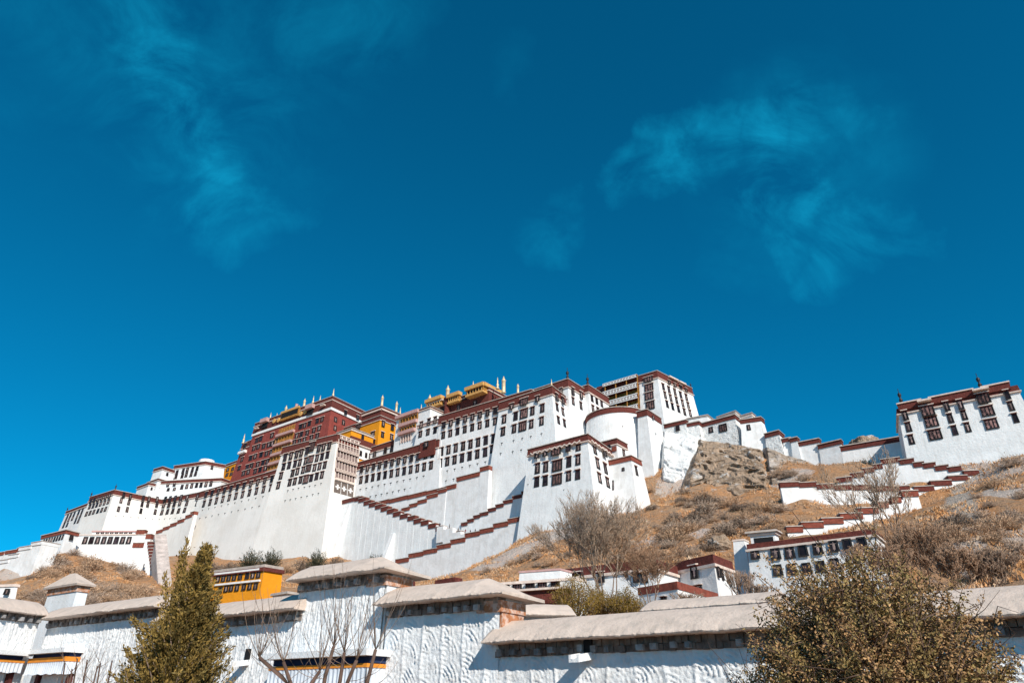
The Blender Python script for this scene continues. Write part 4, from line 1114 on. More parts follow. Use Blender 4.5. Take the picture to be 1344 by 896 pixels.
cpf(FORT, 1190, 614); cpf(FORT, 1270, 606); cpf(FORT, 1335, 596); cp(1380, 590, 215); cp(1450, 600, 215); cp(1344, 625, 190); cp(1300, 650, 172); cp(1250, 665, 165); cp(1200, 690, 148); cp(1300, 690, 140); cp(1340, 700, 128); cp(1250, 720, 122); cp(1320, 745, 105); cp(1200, 740, 118); cp(1400, 730, 118)
# village ground
for x_, y_, z_ in ((43, 102, 12), (36, 104, 12), (52, 100, 12), (45, 96, 11), (33, 100, 11), (60, 100, 13), (52, 92, 11), (35, 98, 15), (75, 95, 15), (20, 92, 13), (0, 85, 9), (-20, 90, 9), (-50, 110, 14), (-90, 120, 12), (90, 85, 14), (110, 75, 14), (-60, 80, 5), (-110, 90, 4), (60, 62, 5), (95, 55, 5), (0, 55, 2), (30, 60, 4)):
    CP.append((x_, y_, z_))
# flat ground near and far, plateau under and behind the palace
for x_ in np.linspace(-420, 420, 15):
    for y_, z_ in ((-60, 0), (0, 0), (36, 0), (620, 0), (720, 0)): CP.append((x_, y_, z_))
for y_ in np.linspace(60, 600, 8):
    for x_ in (-520, -620, 420, 520): CP.append((x_, y_, 0))
for px, D, z_ in ((745, 300, 72), (640, 320, 74), (520, 350, 70), (400, 400, 62), (280, 430, 55), (150, 440, 40), (50, 430, 30), (850, 320, 75), (900, 295, 66), (980, 275, 70), (1060, 270, 62), (1140, 258, 60), (1200, 240, 58), (1300, 235, 62), (1400, 240, 60), (1200, 300, 35), (1000, 350, 35), (700, 420, 40), (400, 520, 25)):
    d = ray(px, 560); d = Vector((d.x, d.y, 0)).normalized(); CP.append((d.x * D, d.y * D, z_))
CPA = np.array(CP)
def _k(d2): return np.sqrt(d2 + 36.0)
d2 = ((CPA[:, None, :2] - CPA[None, :, :2]) ** 2).sum(-1)
Amat = _k(d2) - np.eye(len(CPA)) * 1.0
Wt = np.linalg.solve(np.block([[Amat, np.ones((len(CPA), 1))], [np.ones((1, len(CPA))), np.zeros((1, 1))]]), np.append(CPA[:, 2], 0))
def vnoise(x, y, s, seed=0):
    """smooth value noise on arrays"""
    x = x / s + seed * 17.3; y = y / s + seed * 9.1
    xi = np.floor(x).astype(int); yi = np.floor(y).astype(int); fx = x - xi; fy = y - yi
    def h(a, b_):
        n = (a * 374761393 + b_ * 668265263 + seed * 974711) & 0xffffffff
        n = ((n ^ (n >> 13)) * 1274126177) & 0xffffffff
        return ((n ^ (n >> 16)) & 0xffff) / 65535.0
    fx = fx * fx * (3 - 2 * fx); fy = fy * fy * (3 - 2 * fy)
    return (h(xi, yi) * (1 - fx) + h(xi + 1, yi) * fx) * (1 - fy) + (h(xi, yi + 1) * (1 - fx) + h(xi + 1, yi + 1) * fx) * fy - .5
def Hs(x, y):
    x = np.atleast_1d(np.asarray(x, float)); y = np.atleast_1d(np.asarray(y, float))
    o_ = np.empty(len(x))
    for i in range(0, len(x), 20000):
        d2_ = (x[i:i + 20000, None] - CPA[None, :, 0]) ** 2 + (y[i:i + 20000, None] - CPA[None, :, 1]) ** 2
        o_[i:i + 20000] = _k(d2_) @ Wt[:-1] + Wt[-1]
    rr = np.hypot(x, y)
    fade = np.clip((rr - 30) / 60, 0, 1)
    far = np.clip((np.maximum(np.abs(x), np.abs(y - 250)) - 420) / 120, 0, 1)
    amp = fade * np.clip(o_ / 25, 0, 1)
    nzv = vnoise(x, y, 14, 1) * 1.8 + vnoise(x, y, 6, 2) * 1.3 + vnoise(x, y, 2.6, 3) * .9
    z = o_ * (1 - far) + nzv * amp * (1 - far)
    return np.maximum(z * fade, 0.0)
xs = np.concatenate([[-6000, -3000, -1500, -900, -600], np.arange(-460, -240, 8.), np.arange(-240, 240, 2.2), np.arange(240, 460, 8.), [600, 900, 1500, 3000, 6000]])
ys = np.concatenate([[-3000, -1000, -300, -100], np.arange(-40, 60, 6.), np.arange(60, 340, 2.2), np.arange(340, 560, 8.), [700, 1000, 2000, 4000, 9000]])
GX, GY = np.meshgrid(xs, ys)
GZ = Hs(GX.ravel(), GY.ravel())
far_ = (np.abs(GX.ravel()) > 590) | (GY.ravel() < -90) | (GY.ravel() > 690)
GZ[far_] = 0
nx, ny = len(xs), len(ys)
co = np.stack([GX.ravel(), GY.ravel(), GZ], 1)
idx = np.arange(nx * ny).reshape(ny, nx)
fq = np.stack([idx[:-1, :-1], idx[:-1, 1:], idx[1:, 1:], idx[1:, :-1]], -1).reshape(-1, 4)
def np_mesh(name, co, quads, mats, smooth=False, attrs=None):
    me = bpy.data.meshes.new(name)
    k = quads.shape[1]
    me.vertices.add(len(co)); me.vertices.foreach_set('co', np.ascontiguousarray(co, np.float32).ravel())
    me.loops.add(quads.size); me.loops.foreach_set('vertex_index', np.ascontiguousarray(quads, np.int32).ravel())
    me.polygons.add(len(quads)); me.polygons.foreach_set('loop_start', np.arange(0, quads.size, k, dtype=np.int32))
    if smooth: me.polygons.foreach_set('use_smooth', np.ones(len(quads), bool))
    for m in (mats if isinstance(mats, (list, tuple)) else [mats]): me.materials.append(m)
    for nm, arr in (attrs or {}).items():
        a = me.attributes.new(nm, 'FLOAT', 'POINT'); a.data.foreach_set('value', np.ascontiguousarray(arr, np.float32))
    me.update(calc_edges=True); me.validate()
    return me
def ground_hit(px, py, lo=40., hi=420.):
    """where the picture ray meets the hill"""
    d = ray(px, py); s = 1 / math.hypot(d.x, d.y)
    Ds = np.arange(lo, hi, 1.0)
    zz = Hs(d.x * s * Ds, d.y * s * Ds); zr = EYE.z + d.z * s * Ds
    k = np.where(zz > zr)[0]
    if len(k) == 0: return None
    D = Ds[k[0]]
    return Vector((d.x * s * D, d.y * s * D, float(zz[k[0]])))
# whitewash spilled down the rocks, and a bare path
LIME = [(690, 722, 9), (725, 705, 9), (655, 738, 7), (760, 697, 7), (885, 632, 6), (870, 612, 6), (1040, 628, 6), (1330, 605, 9), (1300, 612, 7), (35, 742, 7), (185, 745, 6), (175, 750, 5), (850, 715, 5), (910, 705, 4), (1080, 660, 4), (1300, 700, 5), (1330, 695, 6), (1335, 640, 6), (1290, 735, 4)]
limed = np.zeros(len(co))
for px, py, r_ in LIME:
    p = ground_hit(px, py)
    if p is None: continue
    dd = np.hypot(co[:, 0] - p.x, co[:, 1] - p.y); limed = np.maximum(limed, np.clip(1.6 - dd / r_, 0, 1))
path = np.zeros(len(co))
pp = [ground_hit(*q) for q in ((1284, 622), (1262, 632), (1258, 650), (1264, 672), (1272, 690))]
pp = [p for p in pp if p]
for a, c in zip(pp, pp[1:]):
    for t in np.linspace(0, 1, 12):
        p = a.lerp(c, t); path = np.maximum(path, np.clip(1.5 - np.hypot(co[:, 0] - p.x, co[:, 1] - p.y) / 3.4, 0, 1))
HILL = bpy.data.materials.new('dry_hill'); HILL.use_nodes = True
def hill_nodes(m):
    N, L = m.node_tree.nodes, m.node_tree.links
    b = N['Principled BSDF']; b.inputs['Roughness'].default_value = .95; b.inputs['Specular IOR Level'].default_value = .1
    geo = N.new('ShaderNodeNewGeometry')
    def noise(s, det=6, r=.62):
        n = N.new('ShaderNodeTexNoise'); n.inputs['Scale'].default_value = s; n.inputs['Detail'].default_value = det; n.inputs['Roughness'].default_value = r
        L.new(geo.outputs['Position'], n.inputs['Vector']); return n.outputs['Fac']
    def rng_(v, a, c):
        r = N.new('ShaderNodeMapRange'); r.inputs['From Min'].default_value = a; r.inputs['From Max'].default_value = c; L.new(v, r.inputs['Value']); return r.outputs[0]
    def mix(f, a, c):
        x = N.new('ShaderNodeMix'); x.data_type = 'RGBA'; L.new(f, x.inputs['Factor'])
        for k, v in ((6, a), (7, c)):
            if isinstance(v, tuple): x.inputs[k].default_value = (*v, 1)
            else: L.new(v, x.inputs[k])
        return x.outputs[2]
    def math_(op, a, c):
        n = N.new('ShaderNodeMath'); n.operation = op; n.use_clamp = True
        for i, v in enumerate((a, c)):
            if isinstance(v, float): n.inputs[i].default_value = v
            else: L.new(v, n.inputs[i])
        return n.outputs[0]
    def attr(nm):
        a = N.new('ShaderNodeAttribute'); a.attribute_name = nm; return a.outputs['Fac']
    c = mix(rng_(noise(.09), .35, .65), (.56, .285, .135), (.47, .32, .21))
    c = mix(rng_(noise(.28), .50, .68), c, (.66, .315, .13))
    c = mix(rng_(noise(.8, 8), .52, .66), c, (.30, .205, .145))
    c = mix(rng_(noise(.45, 8), .60, .70), c, (.56, .48, .42))
    c = mix(rng_(math_('ADD', attr('path'), math_('MULTIPLY', noise(.6), .35)), .75, 1.0), c, (.50, .43, .37))
    c = mix(rng_(math_('ADD', attr('lime'), math_('MULTIPLY', noise(.5, 8), .9)), .85, 1.15), c, (.74, .74, .74))
    L.new(c, b.inputs['Base Color'])
    bn = N.new('ShaderNodeBump'); bn.inputs['Distance'].default_value = 1.6; bn.inputs['Strength'].default_value = 1.0; L.new(noise(.7, 10, .75), bn.inputs['Height']); L.new(bn.outputs[0], b.inputs['Normal'])
hill_nodes(HILL)
gme = np_mesh('hillside', co, fq, HILL, smooth=True, attrs={'lime': limed, 'path': path})
gob = link('hillside', gme); tag(gob, kind='structure')

# ---- rock outcrops
def rock(label, pts, depth, mats, seed, amp=2.0, name='rock_outcrop', toward=None):
    """a craggy mass whose silhouette passes through picture points at given distances"""
    bm = bmesh.new(); bmesh.ops.create_icosphere(bm, subdivisions=(7 if depth > 7 else 6), radius=1.0)
    P = [at_D(x, y, D) for x, y, D in pts]
    c = sum(P, Vector()) / len(P); sx = (max(p.x for p in P) - min(p.x for p in P)) / 2; sz = (max(p.z for p in P) - min(p.z for p in P)) / 2
    v = np.array([q.co[:] for q in bm.verts]); 
    v = np.sign(v) * np.abs(v) ** .8
    w_ = v * np.array([sx, depth, sz]) * .82
    k_ = 6.0 / max(sx, sz)
    def rid(p, f, sd): return 1 - 2 * abs(mnoise.noise(Vector((p[0] * f + sd, p[1] * f, p[2] * f * .45))))
    disp = []
    for p in w_:
        q = p * k_
        a = rid(q, .22, seed) * 1.0 + rid(q, .55, seed + 7) * .55 + rid(q, 1.3, seed + 3) * .30 + rid(q, 2.9, seed + 5) * .20 + rid(q, 6.0, seed + 9) * .12
        st_ = mnoise.noise(Vector((q[0] * .3 + seed, q[1] * .3, q[2] * .9))) * 2
        disp.append((a * .5 + (math.floor(st_ * 3) / 3) * .45))
    w_ = w_ + v / np.linalg.norm(v, axis=1)[:, None] * ((np.array(disp) - .75) * amp / k_ * .62)[:, None]
    fc = np.array([[q.index for q in f.verts] for f in bm.faces]); bm.free()
    o_ = link(name, np_mesh(name, w_, fc, mats)); o_.location = c
    return tag(o_, label, 'rock')
PALEROCK = mat('whitened_rock', (.52, .46, .41), var=.18, vscale=.3, bump=.9, bscale=1.1, col2=(.32, .25, .195), c2scale=.35, c2lo=.44, c2hi=.56)
ROCK = mat('grey_brown_rock', (.42, .31, .225), var=.25, vscale=.35, bump=1.3, bscale=.9, col2=(.62, .60, .58), c2scale=.25, c2lo=.56, c2hi=.66, streak=.45, streak_col=(.12, .10, .085))
def rockface(label, bottom, top, mats, seed, amp=2.2, depth=14, nu=200, nv=110, fwd=9):
    """a craggy cliff face between a foot line and a crest line, with a thick back"""
    Pb = [at_D(x, y, D - fwd) for x, y, D in bottom]; Pt = [at_D(x, y, D - fwd * .6) for x, y, D in top]
    def samp(L_, t):
        k = t * (len(L_) - 1); i_ = min(int(k), len(L_) - 2); return L_[i_].lerp(L_[i_ + 1], k - i_)
    c = sum(Pb + Pt, Vector()) / (len(Pb) + len(Pt)); co = np.zeros((nv, nu, 3))
    vd = Vector((c.x, c.y, 0)).normalized()
    for a in range(nu):
        t = a / (nu - 1); b0, t0 = samp(Pb, t), samp(Pt, t)
        for k in range(nv):
            s_ = k / (nv - 1); p = b0.lerp(t0, s_)
            bul = math.sin(math.pi * min(1, s_ * 1.0)) * 2.6
            q = p * .13 + Vector((seed, seed * .7, 0))
            q = q + Vector((mnoise.noise(q * 1.3), mnoise.noise(q * 1.3 + Vector((5, 5, 5))), mnoise.noise(q * 1.1 + Vector((9, 0, 3))))) * .55
            n1_ = mnoise.noise(Vector((q.x * .7, q.y * .7, q.z * .8)))
            r1 = abs(mnoise.noise(Vector((q.x * 1.5 + q.z * .8, q.y * 1.5, q.z * .5 + 3))))
            r2 = abs(mnoise.noise(Vector((q.x * 3.3, q.y * 3.3, q.z * 1.3 - q.x))))
            r3 = mnoise.fractal(q * 5.5, .8, 2.2, 5)
            led = mnoise.noise(Vector((q.x * .6 + 2, q.y * .6, q.z * 1.6))) * 3; led = math.floor(led * 2) / 2 + min(1, (led * 2 - math.floor(led * 2)) * 3) / 2
            d_ = bul + amp * (n1_ * 1.3 - r1 * 1.5 - r2 * .7 + r3 * .22 + led * .28)
            e_ = min(1, t / .10, (1 - t) / .10, (1 - s_) / .06 + .3, s_ / .08 + .2)
            d_ = d_ * e_ - (1 - e_) * 4
            w_ = p - vd * d_ + Vector((0, 0, r2 * .4 * e_))
            co[k, a] = w_ - c
    back = co + np.array(vd)[None, None, :] * depth
    F_ = co.reshape(-1, 3); B_ = back.reshape(-1, 3); n = len(F_)
    id_ = np.arange(n).reshape(nv, nu)
    q1 = np.stack([id_[:-1, :-1], id_[:-1, 1:], id_[1:, 1:], id_[1:, :-1]], -1).reshape(-1, 4)
    rim = np.concatenate([id_[0], id_[1:, -1], id_[-1, -2::-1], id_[-2:0:-1, 0]]); r2_ = np.roll(rim, -1)
    q3 = np.stack([rim, rim + n, r2_ + n, r2_], -1)
    o_ = link('rock_outcrop', np_mesh('rock_outcrop', np.concatenate([F_, B_]), np.concatenate([q1, q1[:, ::-1] + n, q3]), mats)); o_.location = c
    return tag(o_, label, 'rock')
rockface('large grey-brown cliff of bare rock under the ridge house with the broken window', [(892, 640, 244), (930, 652, 238), (975, 660, 231), (1026, 668, 224)], [(912, 574, 266), (945, 578, 265), (975, 582, 264), (1006, 592, 261)], ROCK, 3.1, 2.4)
rockface('whitewashed crag below the cracked ridge house, left of the grey cliff', [(866, 634, 252), (890, 640, 249), (918, 640, 246)], [(868, 562, 270), (892, 566, 269), (922, 574, 266)], CRACK, 5.2, 1.3, 12, 110, 90, 4)
rockface('pale scree-covered rock right of the grey cliff, below the ridge walls', [(1012, 662, 229), (1040, 646, 236), (1090, 622, 246)], [(1000, 584, 262), (1035, 596, 258), (1080, 610, 250)], PALEROCK, 2.2, 2.0, 12, 140, 90, 8)
rock('rounded brown hilltop rock peeping over the long ridge wall', [(1105, 590, 262), (1160, 588, 262), (1136, 570, 262), (1136, 610, 262)], 8, ROCK, 1.7, 1.4)
rock('whitened boulder wedged in the slope above the white corner house', [(926, 714, 168), (962, 718, 164), (944, 709, 168), (945, 730, 155)], 4, ROCK, 9.9, 2.2)
# ================================================================== village houses behind the wall
b, fs = house('white two-storey house with dark framed windows under the lower zigzag wall', [(980.5, 714), (1146, 693.5), (1157, 703)], 112, 8, name='village_house', cap=False, par=.8, trim=True, batter=.04)
O5 = lambda x, y: (860 + x / 4.2, 640 + y / 4.2)
for q in ((665, 350), (742, 343), (815, 333), (897, 322), (985, 308), (1060, 298), (1140, 288)): b.window(fs[0], *O5(q[0], q[1] + 12), 14, 16.5, hood=False)
for q in ((675, 445), (753, 440), (835, 435), (912, 424), (990, 410)): b.window(fs[0], *O5(q[0], q[1] + 6), 13.5, 16.5, hood=False)
b.window(fs[0], *O5(553, 368), 13, 12, hood=False)
b2_, _ = house('open-sided white roof terrace box on the two-storey house', [(984, 700.5), (1016, 697.5), (1021, 702)], 116, 14, name='roof_terrace', par=.35, parmat=PALE, batter=0)
f = _[0]; u_, v_ = f.uv(990, 707); u2, _v = f.uv(1016, 703); mb = MB(); f.box(mb, .5, f.len - .3, -2.2, -.7, 0, .06); b2_.add('dark_opening', mb, GAPSHADE)
house('white low annex at the left end of the two-storey house', [(962, 708), (976, 706.5), (982, 710)], 120, 10, name='village_house', cap=False, par=.3, parmat=PALE)
b, fs = house('white corner house with a broad brick-red frieze and three narrow side windows', [(886, 738), (935, 727), (960, 739.5)], 92, 4, name='village_house', cap=False, par=1.15, parmat=MAROON, trim=True, batter=.05)
b.window(fs[0], 912.8, 750, 10, 19); b.window(fs[0], 916, 771, 12, 8)
for q in ((941, 750), (947.4, 753.3), (954, 756.8)): b.window(fs[1], *q, 2.8, 16, hood=False)
b, fs = house('low house with a sloping brown eave in front of the white corner house', [(838, 771), (888, 762.5), (941, 786)], 74, 2, name='village_house', cap=False, par=.75, parmat=BRICKRED, batter=.02)
b.window(fs[1], 897.5, 788, 5, 10); b.window(fs[0], 872, 786, 8, 8)
b, fs = house('brown-roofed house with tall maroon windows half hidden by the bare poplar', [(738, 747), (858, 733), (888, 744)], 90, 3, name='village_house', cap=False, par=1.1, parmat=MAROON, trim=True, batter=.03)
for x in (760, 790, 836, 846): b.window(fs[0], x, 757, 9, 15)
b, fs = house('long low house with a strip of dark windows beyond the clay-topped wall', [(643, 765), (755, 757), (768, 761)], 78, 2, name='village_house', cap=False, par=.3, parmat=PALE, batter=.02)
for x, y in ((664, 771.5), (680, 770.7), (697, 769.5), (713, 768.4), (730, 767)): b.window(fs[0], x, y, 11.5, 9, 'bay')
f = fs[0]; ua, va = f.uv(668, 780); ub, vb = f.uv(750, 775)
mb = MB(); f.box(mb, ua, ub, va - 1.3, va, 0, 1.4); b.add('awning', mb, MAROON)
mb = MB(); f.box(mb, ua - .2, ub + .2, va, va + .22, 0, 1.8); b.add('awning_rim', mb, PALE)
for x in (692, 716): b.window(f, x, 795, 14, 7)
house('flat white parapet block behind the long low house', [(682, 749), (735, 745.3), (750, 750)], 90, 4, name='village_house', cap=False, par=.25, parmat=PINK)
house('small maroon-rimmed white block at the foot of the big lower stair wall', [(572, 761), (597, 757), (606, 760)], 105, 4, name='village_house', cap=False, par=.9, parmat=MAROON)
house('second small maroon-rimmed block left of its twin behind the tiled wall', [(526, 764.5), (540, 762), (544, 763)], 108, 4, name='village_house', cap=False, par=.8, parmat=MAROON)
house('low grey shed with a dark slit right of the orange house', [(362, 782), (378, 779.5), (386, 780)], 100, 3, name='village_shed', par=.25, parmat=PALE)
# the orange house
b, fs = house('bright orange two-storey house with black windows behind the clay-topped wall', [(282, 747.8), (348, 740), (371.5, 745.6)], 118, 4, name='village_house', cap=False, par=.45, parmat=SLATE, wall=YELLOW, batter=.03)
f, fx = fs[0], fs[1]
mb = MB(); 
for f_ in (f, fx): f_.box(mb, -.2, f_.len + .2, -1.05, -.47, 0, .28)
b.add('brown_frieze', mb, MAROON)
O10 = lambda x, y: (240 + x / 4.2, 690 + y / 4.2)
for x, y in ((195, 292), (225, 288), (255, 285), (285, 281), (318, 277), (357, 273), (387, 270), (418, 267)): b.window(f, *O10(x, y), 5.4, 9.5, hood=False)
for x, y in ((208, 352), (240, 345), (268, 341), (300, 339), (338, 335), (370, 332), (403, 330)): b.window(f, *O10(x, y), 5.4, 9.5, hood=False)
for y0, y1 in ((265, 240), (325, 302)):
    b.pbox('ledge', f, O10(180, y0), O10(428, y1), .28, 0, .3, CREAM)
house('tiny white house with two windows at the left edge behind the wall', [(-25, 764), (20, 766), (24, 768)], 70, 0, [(0, 12, 776.5, 6, 9), (0, 9, 787, 6, 6)], name='village_house', cap=False, par=.2, parmat=PALE, bf=-78)

# ================================================================== the near wall
WB_ = -57.0
we = -dirb(WB_); wnm = Vector((-we.y * -1, 0, 0)); wnm = Vector((we.y, -we.x, 0))
if wnm.y > 0: wnm = -wnm
W0 = at_D(560, 780, 22.0); W0 = Vector((W0.x, W0.y, 0))
CLAY = mat('clay_coping', (.61, .505, .435), var=.05, vscale=1.6, bump=.03, bscale=9.0, rough=.95, col2=(.48, .405, .35), c2scale=2.6, c2lo=.48, c2hi=.68, streak=0)
STONE = mat('dark_frieze_stone', (.25, .205, .18), var=.3, vscale=3.0, bump=.05, bscale=7)
RAFTER = mat('grey_rafter_end', (.33, .32, .32), var=.25, vscale=4.0, bump=.02, bscale=12, rand=.3)
TERRA = mat('terracotta_plaster', (.46, .19, .09), var=.18, vscale=3.0, bump=.02, bscale=9, col2=(.6, .45, .38), c2scale=5)
NEARW = mat('thick_trowelled_whitewash', (.78, .80, .82), var=.03, vscale=1.2, bump=.03, bscale=12, streak=.5, streak_col=(.52, .50, .47), col2=(.66, .66, .66), c2scale=2.5, c2lo=.55, c2hi=.72)
class WLine:
    def __init__(s, P, ex, n): s.P, s.ex, s.n = P, ex, n
    def uv(s, px, py, o=0.0):
        p = on_plane(px, py, s.P + s.n * o, s.n); return (p - s.P).dot(s.ex), p.z
    def pt(s, u, o, z):
        q = s.P + s.ex * u + s.n * o; return (q.x, q.y, z)
    def box(s, mb, u0, u1, o0, o1, z0, z1, m=0):
        p = s.pt
        mb.hexa([p(u0, o1, z0), p(u1, o1, z0), p(u1, o0, z0), p(u0, o0, z0), p(u0, o1, z1), p(u1, o1, z1), p(u1, o0, z1), p(u0, o0, z1)], m)
WL = WLine(W0, we, wnm)
def relief(s, z, fan, seed):
    """hand-trowelled fans between rope-like ribs, and runs of thick whitewash"""
    col = .74
    sw = s + vnoise(s * 1.0, z, .7, seed) * .10
    k = np.floor(sw / col); sc = sw - k * col
    lump = .65 + .5 * np.sin(z * 33 + vnoise(s, z, .12, 4) * 7) * vnoise(s, z, .1, 5)
    rope = (np.exp(-(sc / .05) ** 2) + np.exp(-((col - sc) / .05) ** 2)) * lump
    hz = .60; zz = (z + .27 * (k % 2) + vnoise(k * 5.1, z * .01, 1, 9) * .2) % hz
    r = np.hypot(sc * 1.0, zz) + vnoise(s, z, .16, 6) * .03
    ring = np.clip(np.cos(2 * math.pi * r / .115), 0, 1) ** 2.5 * (r > .10) * np.clip((.72 - r) / .1, 0, 1) * np.clip(sc / .06, 0, 1)
    gaps = np.clip(.62 + vnoise(s, z, .30, 8) * 2.4, 0, 1.25)
    drip = np.clip(vnoise(s / .07, z / .8, 1.0, 11) + .05, 0, 1) * .6 + np.clip(vnoise(s / .035, z / .35, 1., 12) + vnoise(s / .05, z / .13, 1., 17) * .7, -.05, 1)
    base = vnoise(s, z, .6, 13) * .012 + vnoise(s, z, .13, 14) * .010 + vnoise(s, z, .06, 15) * .022
    return fan * (rope * .05 + ring * gaps * .036 + np.clip(drip, 0, 1) * .02) + (1 - fan) * (drip * .075) + base
def wall_piece(label, wl, e0, e1, hip_r=False, hip_l=False, fan=1.0, seed=1, extra=(0, 0), H=.62, deep=1.15, frieze=True, ov=.55, spac=.40, back_only=False):
    """one stretch of the near wall: relief face, stone frieze, rafter ends and clay coping.
    e0, e1: picture points of the lower eave edge"""
    u0, z0 = wl.uv(*e0, ov); u1, z1 = wl.uv(*e1, ov); ze = (z0 + z1) / 2
    u0 -= extra[0]; u1 += extra[1]
    mid = wl.P + wl.ex * (u0 + u1) / 2
    b = Bld('compound_wall', label, 'wall', (mid.x, mid.y, 0))
    # relief face as a fine displaced sheet with a plain core behind it
    if not back_only:
        st = .03
        uu = np.arange(u0, u1 + st, st); zz = np.arange(1.3, ze - .33, st)
        U, Z = np.meshgrid(uu, zz)
        d = relief(U.ravel() + seed * 3.7, Z.ravel(), fan, seed).reshape(U.shape)
        d = d * np.clip((U - u0) / .08, 0, 1) * np.clip((u1 - U) / .08, 0, 1) + .02
        P = np.array(wl.P)[None, :] + np.outer(U.ravel(), np.array(wl.ex)) + np.outer(d.ravel() + (ze - Z.ravel()) * .03, np.array(wl.n))
        P[:, 2] = Z.ravel(); P -= np.array(b.L)[None, :]
        idx = np.arange(U.size).reshape(U.shape)
        q = np.stack([idx[:-1, :-1], idx[:-1, 1:], idx[1:, 1:], idx[1:, :-1]], -1).reshape(-1, 4)
        link('wall_face', np_mesh('wall_face', P, q, NEARW, smooth=True), b.root)
    mb = MB(); wl.box(mb, u0 + .02, u1 - .02, -deep, -.09, -.2, ze - .02); b.add('wall_core', mb, NEARW)
    if frieze and not back_only:
        mb = MB(); n = max(2, int((u1 - u0) / .16))
        for i in range(n):
            a, c = u0 + (u1 - u0) * i / n, u0 + (u1 - u0) * (i + 1) / n
            o = .05 + random.random() * .06
            for za, zb_ in ((ze - .36, ze - .20), (ze - .20, ze - .01)):
                o = .06 + random.random() * .08
                wl.box(mb, a + random.random() * .012, c - random.random() * .012, -.3, o, za + random.random() * .02, zb_)
        b.add('stone_frieze', mb, STONE)
        n = int((u1 - u0) / spac)
        for i in range(n):
            c = u0 + (u1 - u0) * (i + .5) / n + random.uniform(-.06, .06); w_ = random.uniform(.05, .085)
            if random.random() < (.32 if fan > .9 else .10): continue
            mb = MB(); zc = ze - .25 + random.uniform(-.02, .02)
            wl.box(mb, c - w_, c + w_, 0, .24 + random.uniform(-.07, .08), zc - random.uniform(.05, .09), zc + random.uniform(.05, .10))
            b.add('rafter_end', mb, RAFTER)
    # coping
    step = .06; ns = max(3, int((u1 - u0 + .3) / step)); us = np.linspace(u0 - .12, u1 + (.45 if hip_r else .12), ns)
    prof = [(ov - .14, -.03), (ov + .03, -.03), (ov + .05, .0), (ov + .03, .03), (ov * .45, .03 + (H - .03) * .36), (-.02, .03 + (H - .03) * .64), (-deep / 2 + .10, H * .97), (-deep / 2, H), (-deep / 2 - .12, H * .96), (-deep - ov, .10), (-deep - ov, -.06)]
    co = []
    for u in us:
        h = 1.0
        if hip_r: h = min(h, max(0.0, (us[-1] - u) / 1.25))
        if hip_l: h = min(h, max(0.0, (u - us[0]) / 1.25))
        e_ = mnoise.noise(Vector((u * 1.3, seed, 0))) * .028 + mnoise.noise(Vector((u * 8, seed, 3))) * .016 + mnoise.noise(Vector((u * 19, seed, 5))) * .012
        for j, (o, z) in enumerate(prof):
            zz_ = z if z <= .03 else .03 + (z - .03) * h ** .8
            jit = mnoise.noise(Vector((u * 2.2, j * 3.1, seed))) * .010
            co.append(wl.pt(u, o + (e_ * 1.3 if j < 4 else 0) + (jit if j < 5 else 0), ze + zz_ + (e_ if j < 4 else mnoise.noise(Vector((u * .5, seed, 1))) * .018) + jit))
    co = np.array(co) - np.array(b.L)[None, :]; m_ = len(prof)
    idx = np.arange(len(co)).reshape(ns, m_)
    q = [[idx[i, j], idx[i + 1, j], idx[i + 1, (j + 1) % m_], idx[i, (j + 1) % m_]] for i in range(ns - 1) for j in range(m_)]
    me = bpy.data.meshes.new('clay_coping'); me.from_pydata([tuple(c) for c in co], [], [list(map(int, x)) for x in q] + [[int(k) for k in idx[0]], [int(k) for k in idx[-1][::-1]]])
    me.materials.append(CLAY); me.polygons.foreach_set('use_smooth', [(k % m_) not in (0, 1, 2, m_ - 1, m_ - 2) for k in range(len(q))] + [False, False]); me.update()
    link('clay_coping', me, b.root)
    if hip_r:
        mb = MB(); wl.box(mb, u1 - .75, u1 + .10, -deep - .05, .10, ze - .42, ze - .12); b.add('terracotta_band', mb, TERRA)
        mb = MB(); wl.box(mb, u1 - .02, u1 + .06, -deep, -.02, -.2, ze - .42); b.add('end_wall', mb, TERRA if seed == 4 else NEARW)
    return b, u0, u1, ze
pieces = {}
pieces['right'] = wall_piece('long low stretch of white fan-patterned wall with a straight clay top, running right', WL, (637, 843), (997, 822), fan=1.0, seed=2, extra=(0, 9.0))
pieces['c2'] = wall_piece('middle raised piece of the white wall with fan relief and a hipped clay roof', WL, (494, 792), (642, 779), hip_r=True, fan=1.0, seed=4)
pieces['c1'] = wall_piece('tallest piece of the white wall, with dripping whitewash and a hipped clay roof', WL, (379, 760), (492, 747), hip_r=True, hip_l=False, fan=.25, seed=3)
pieces['lc'] = wall_piece('lower white wall stretch with a clay top between the juniper and the tallest piece', WL, (200, 811.5), (383, 802), fan=.12, seed=5)
pieces['l'] = wall_piece('left white wall stretch with dripping whitewash and sloping clay top beside the little turret', WL, (50, 811), (200, 795.5), fan=.05, seed=6)
# the wall that turns off at the far left
ub, zb_ = WL.uv(52, 806, .5)
PA = Vector(WL.pt(ub, .1, 0)); exa = dirb(18); na = Vector((exa.y, -exa.x, 0))
WA_ = WLine(PA, exa, na)
pieces['a'] = wall_piece('white wall with a clay top turning off at the left edge of the yard', WA_, (-30, 796), (54, 806), fan=.05, seed=7, extra=(0, .3), ov=.4)
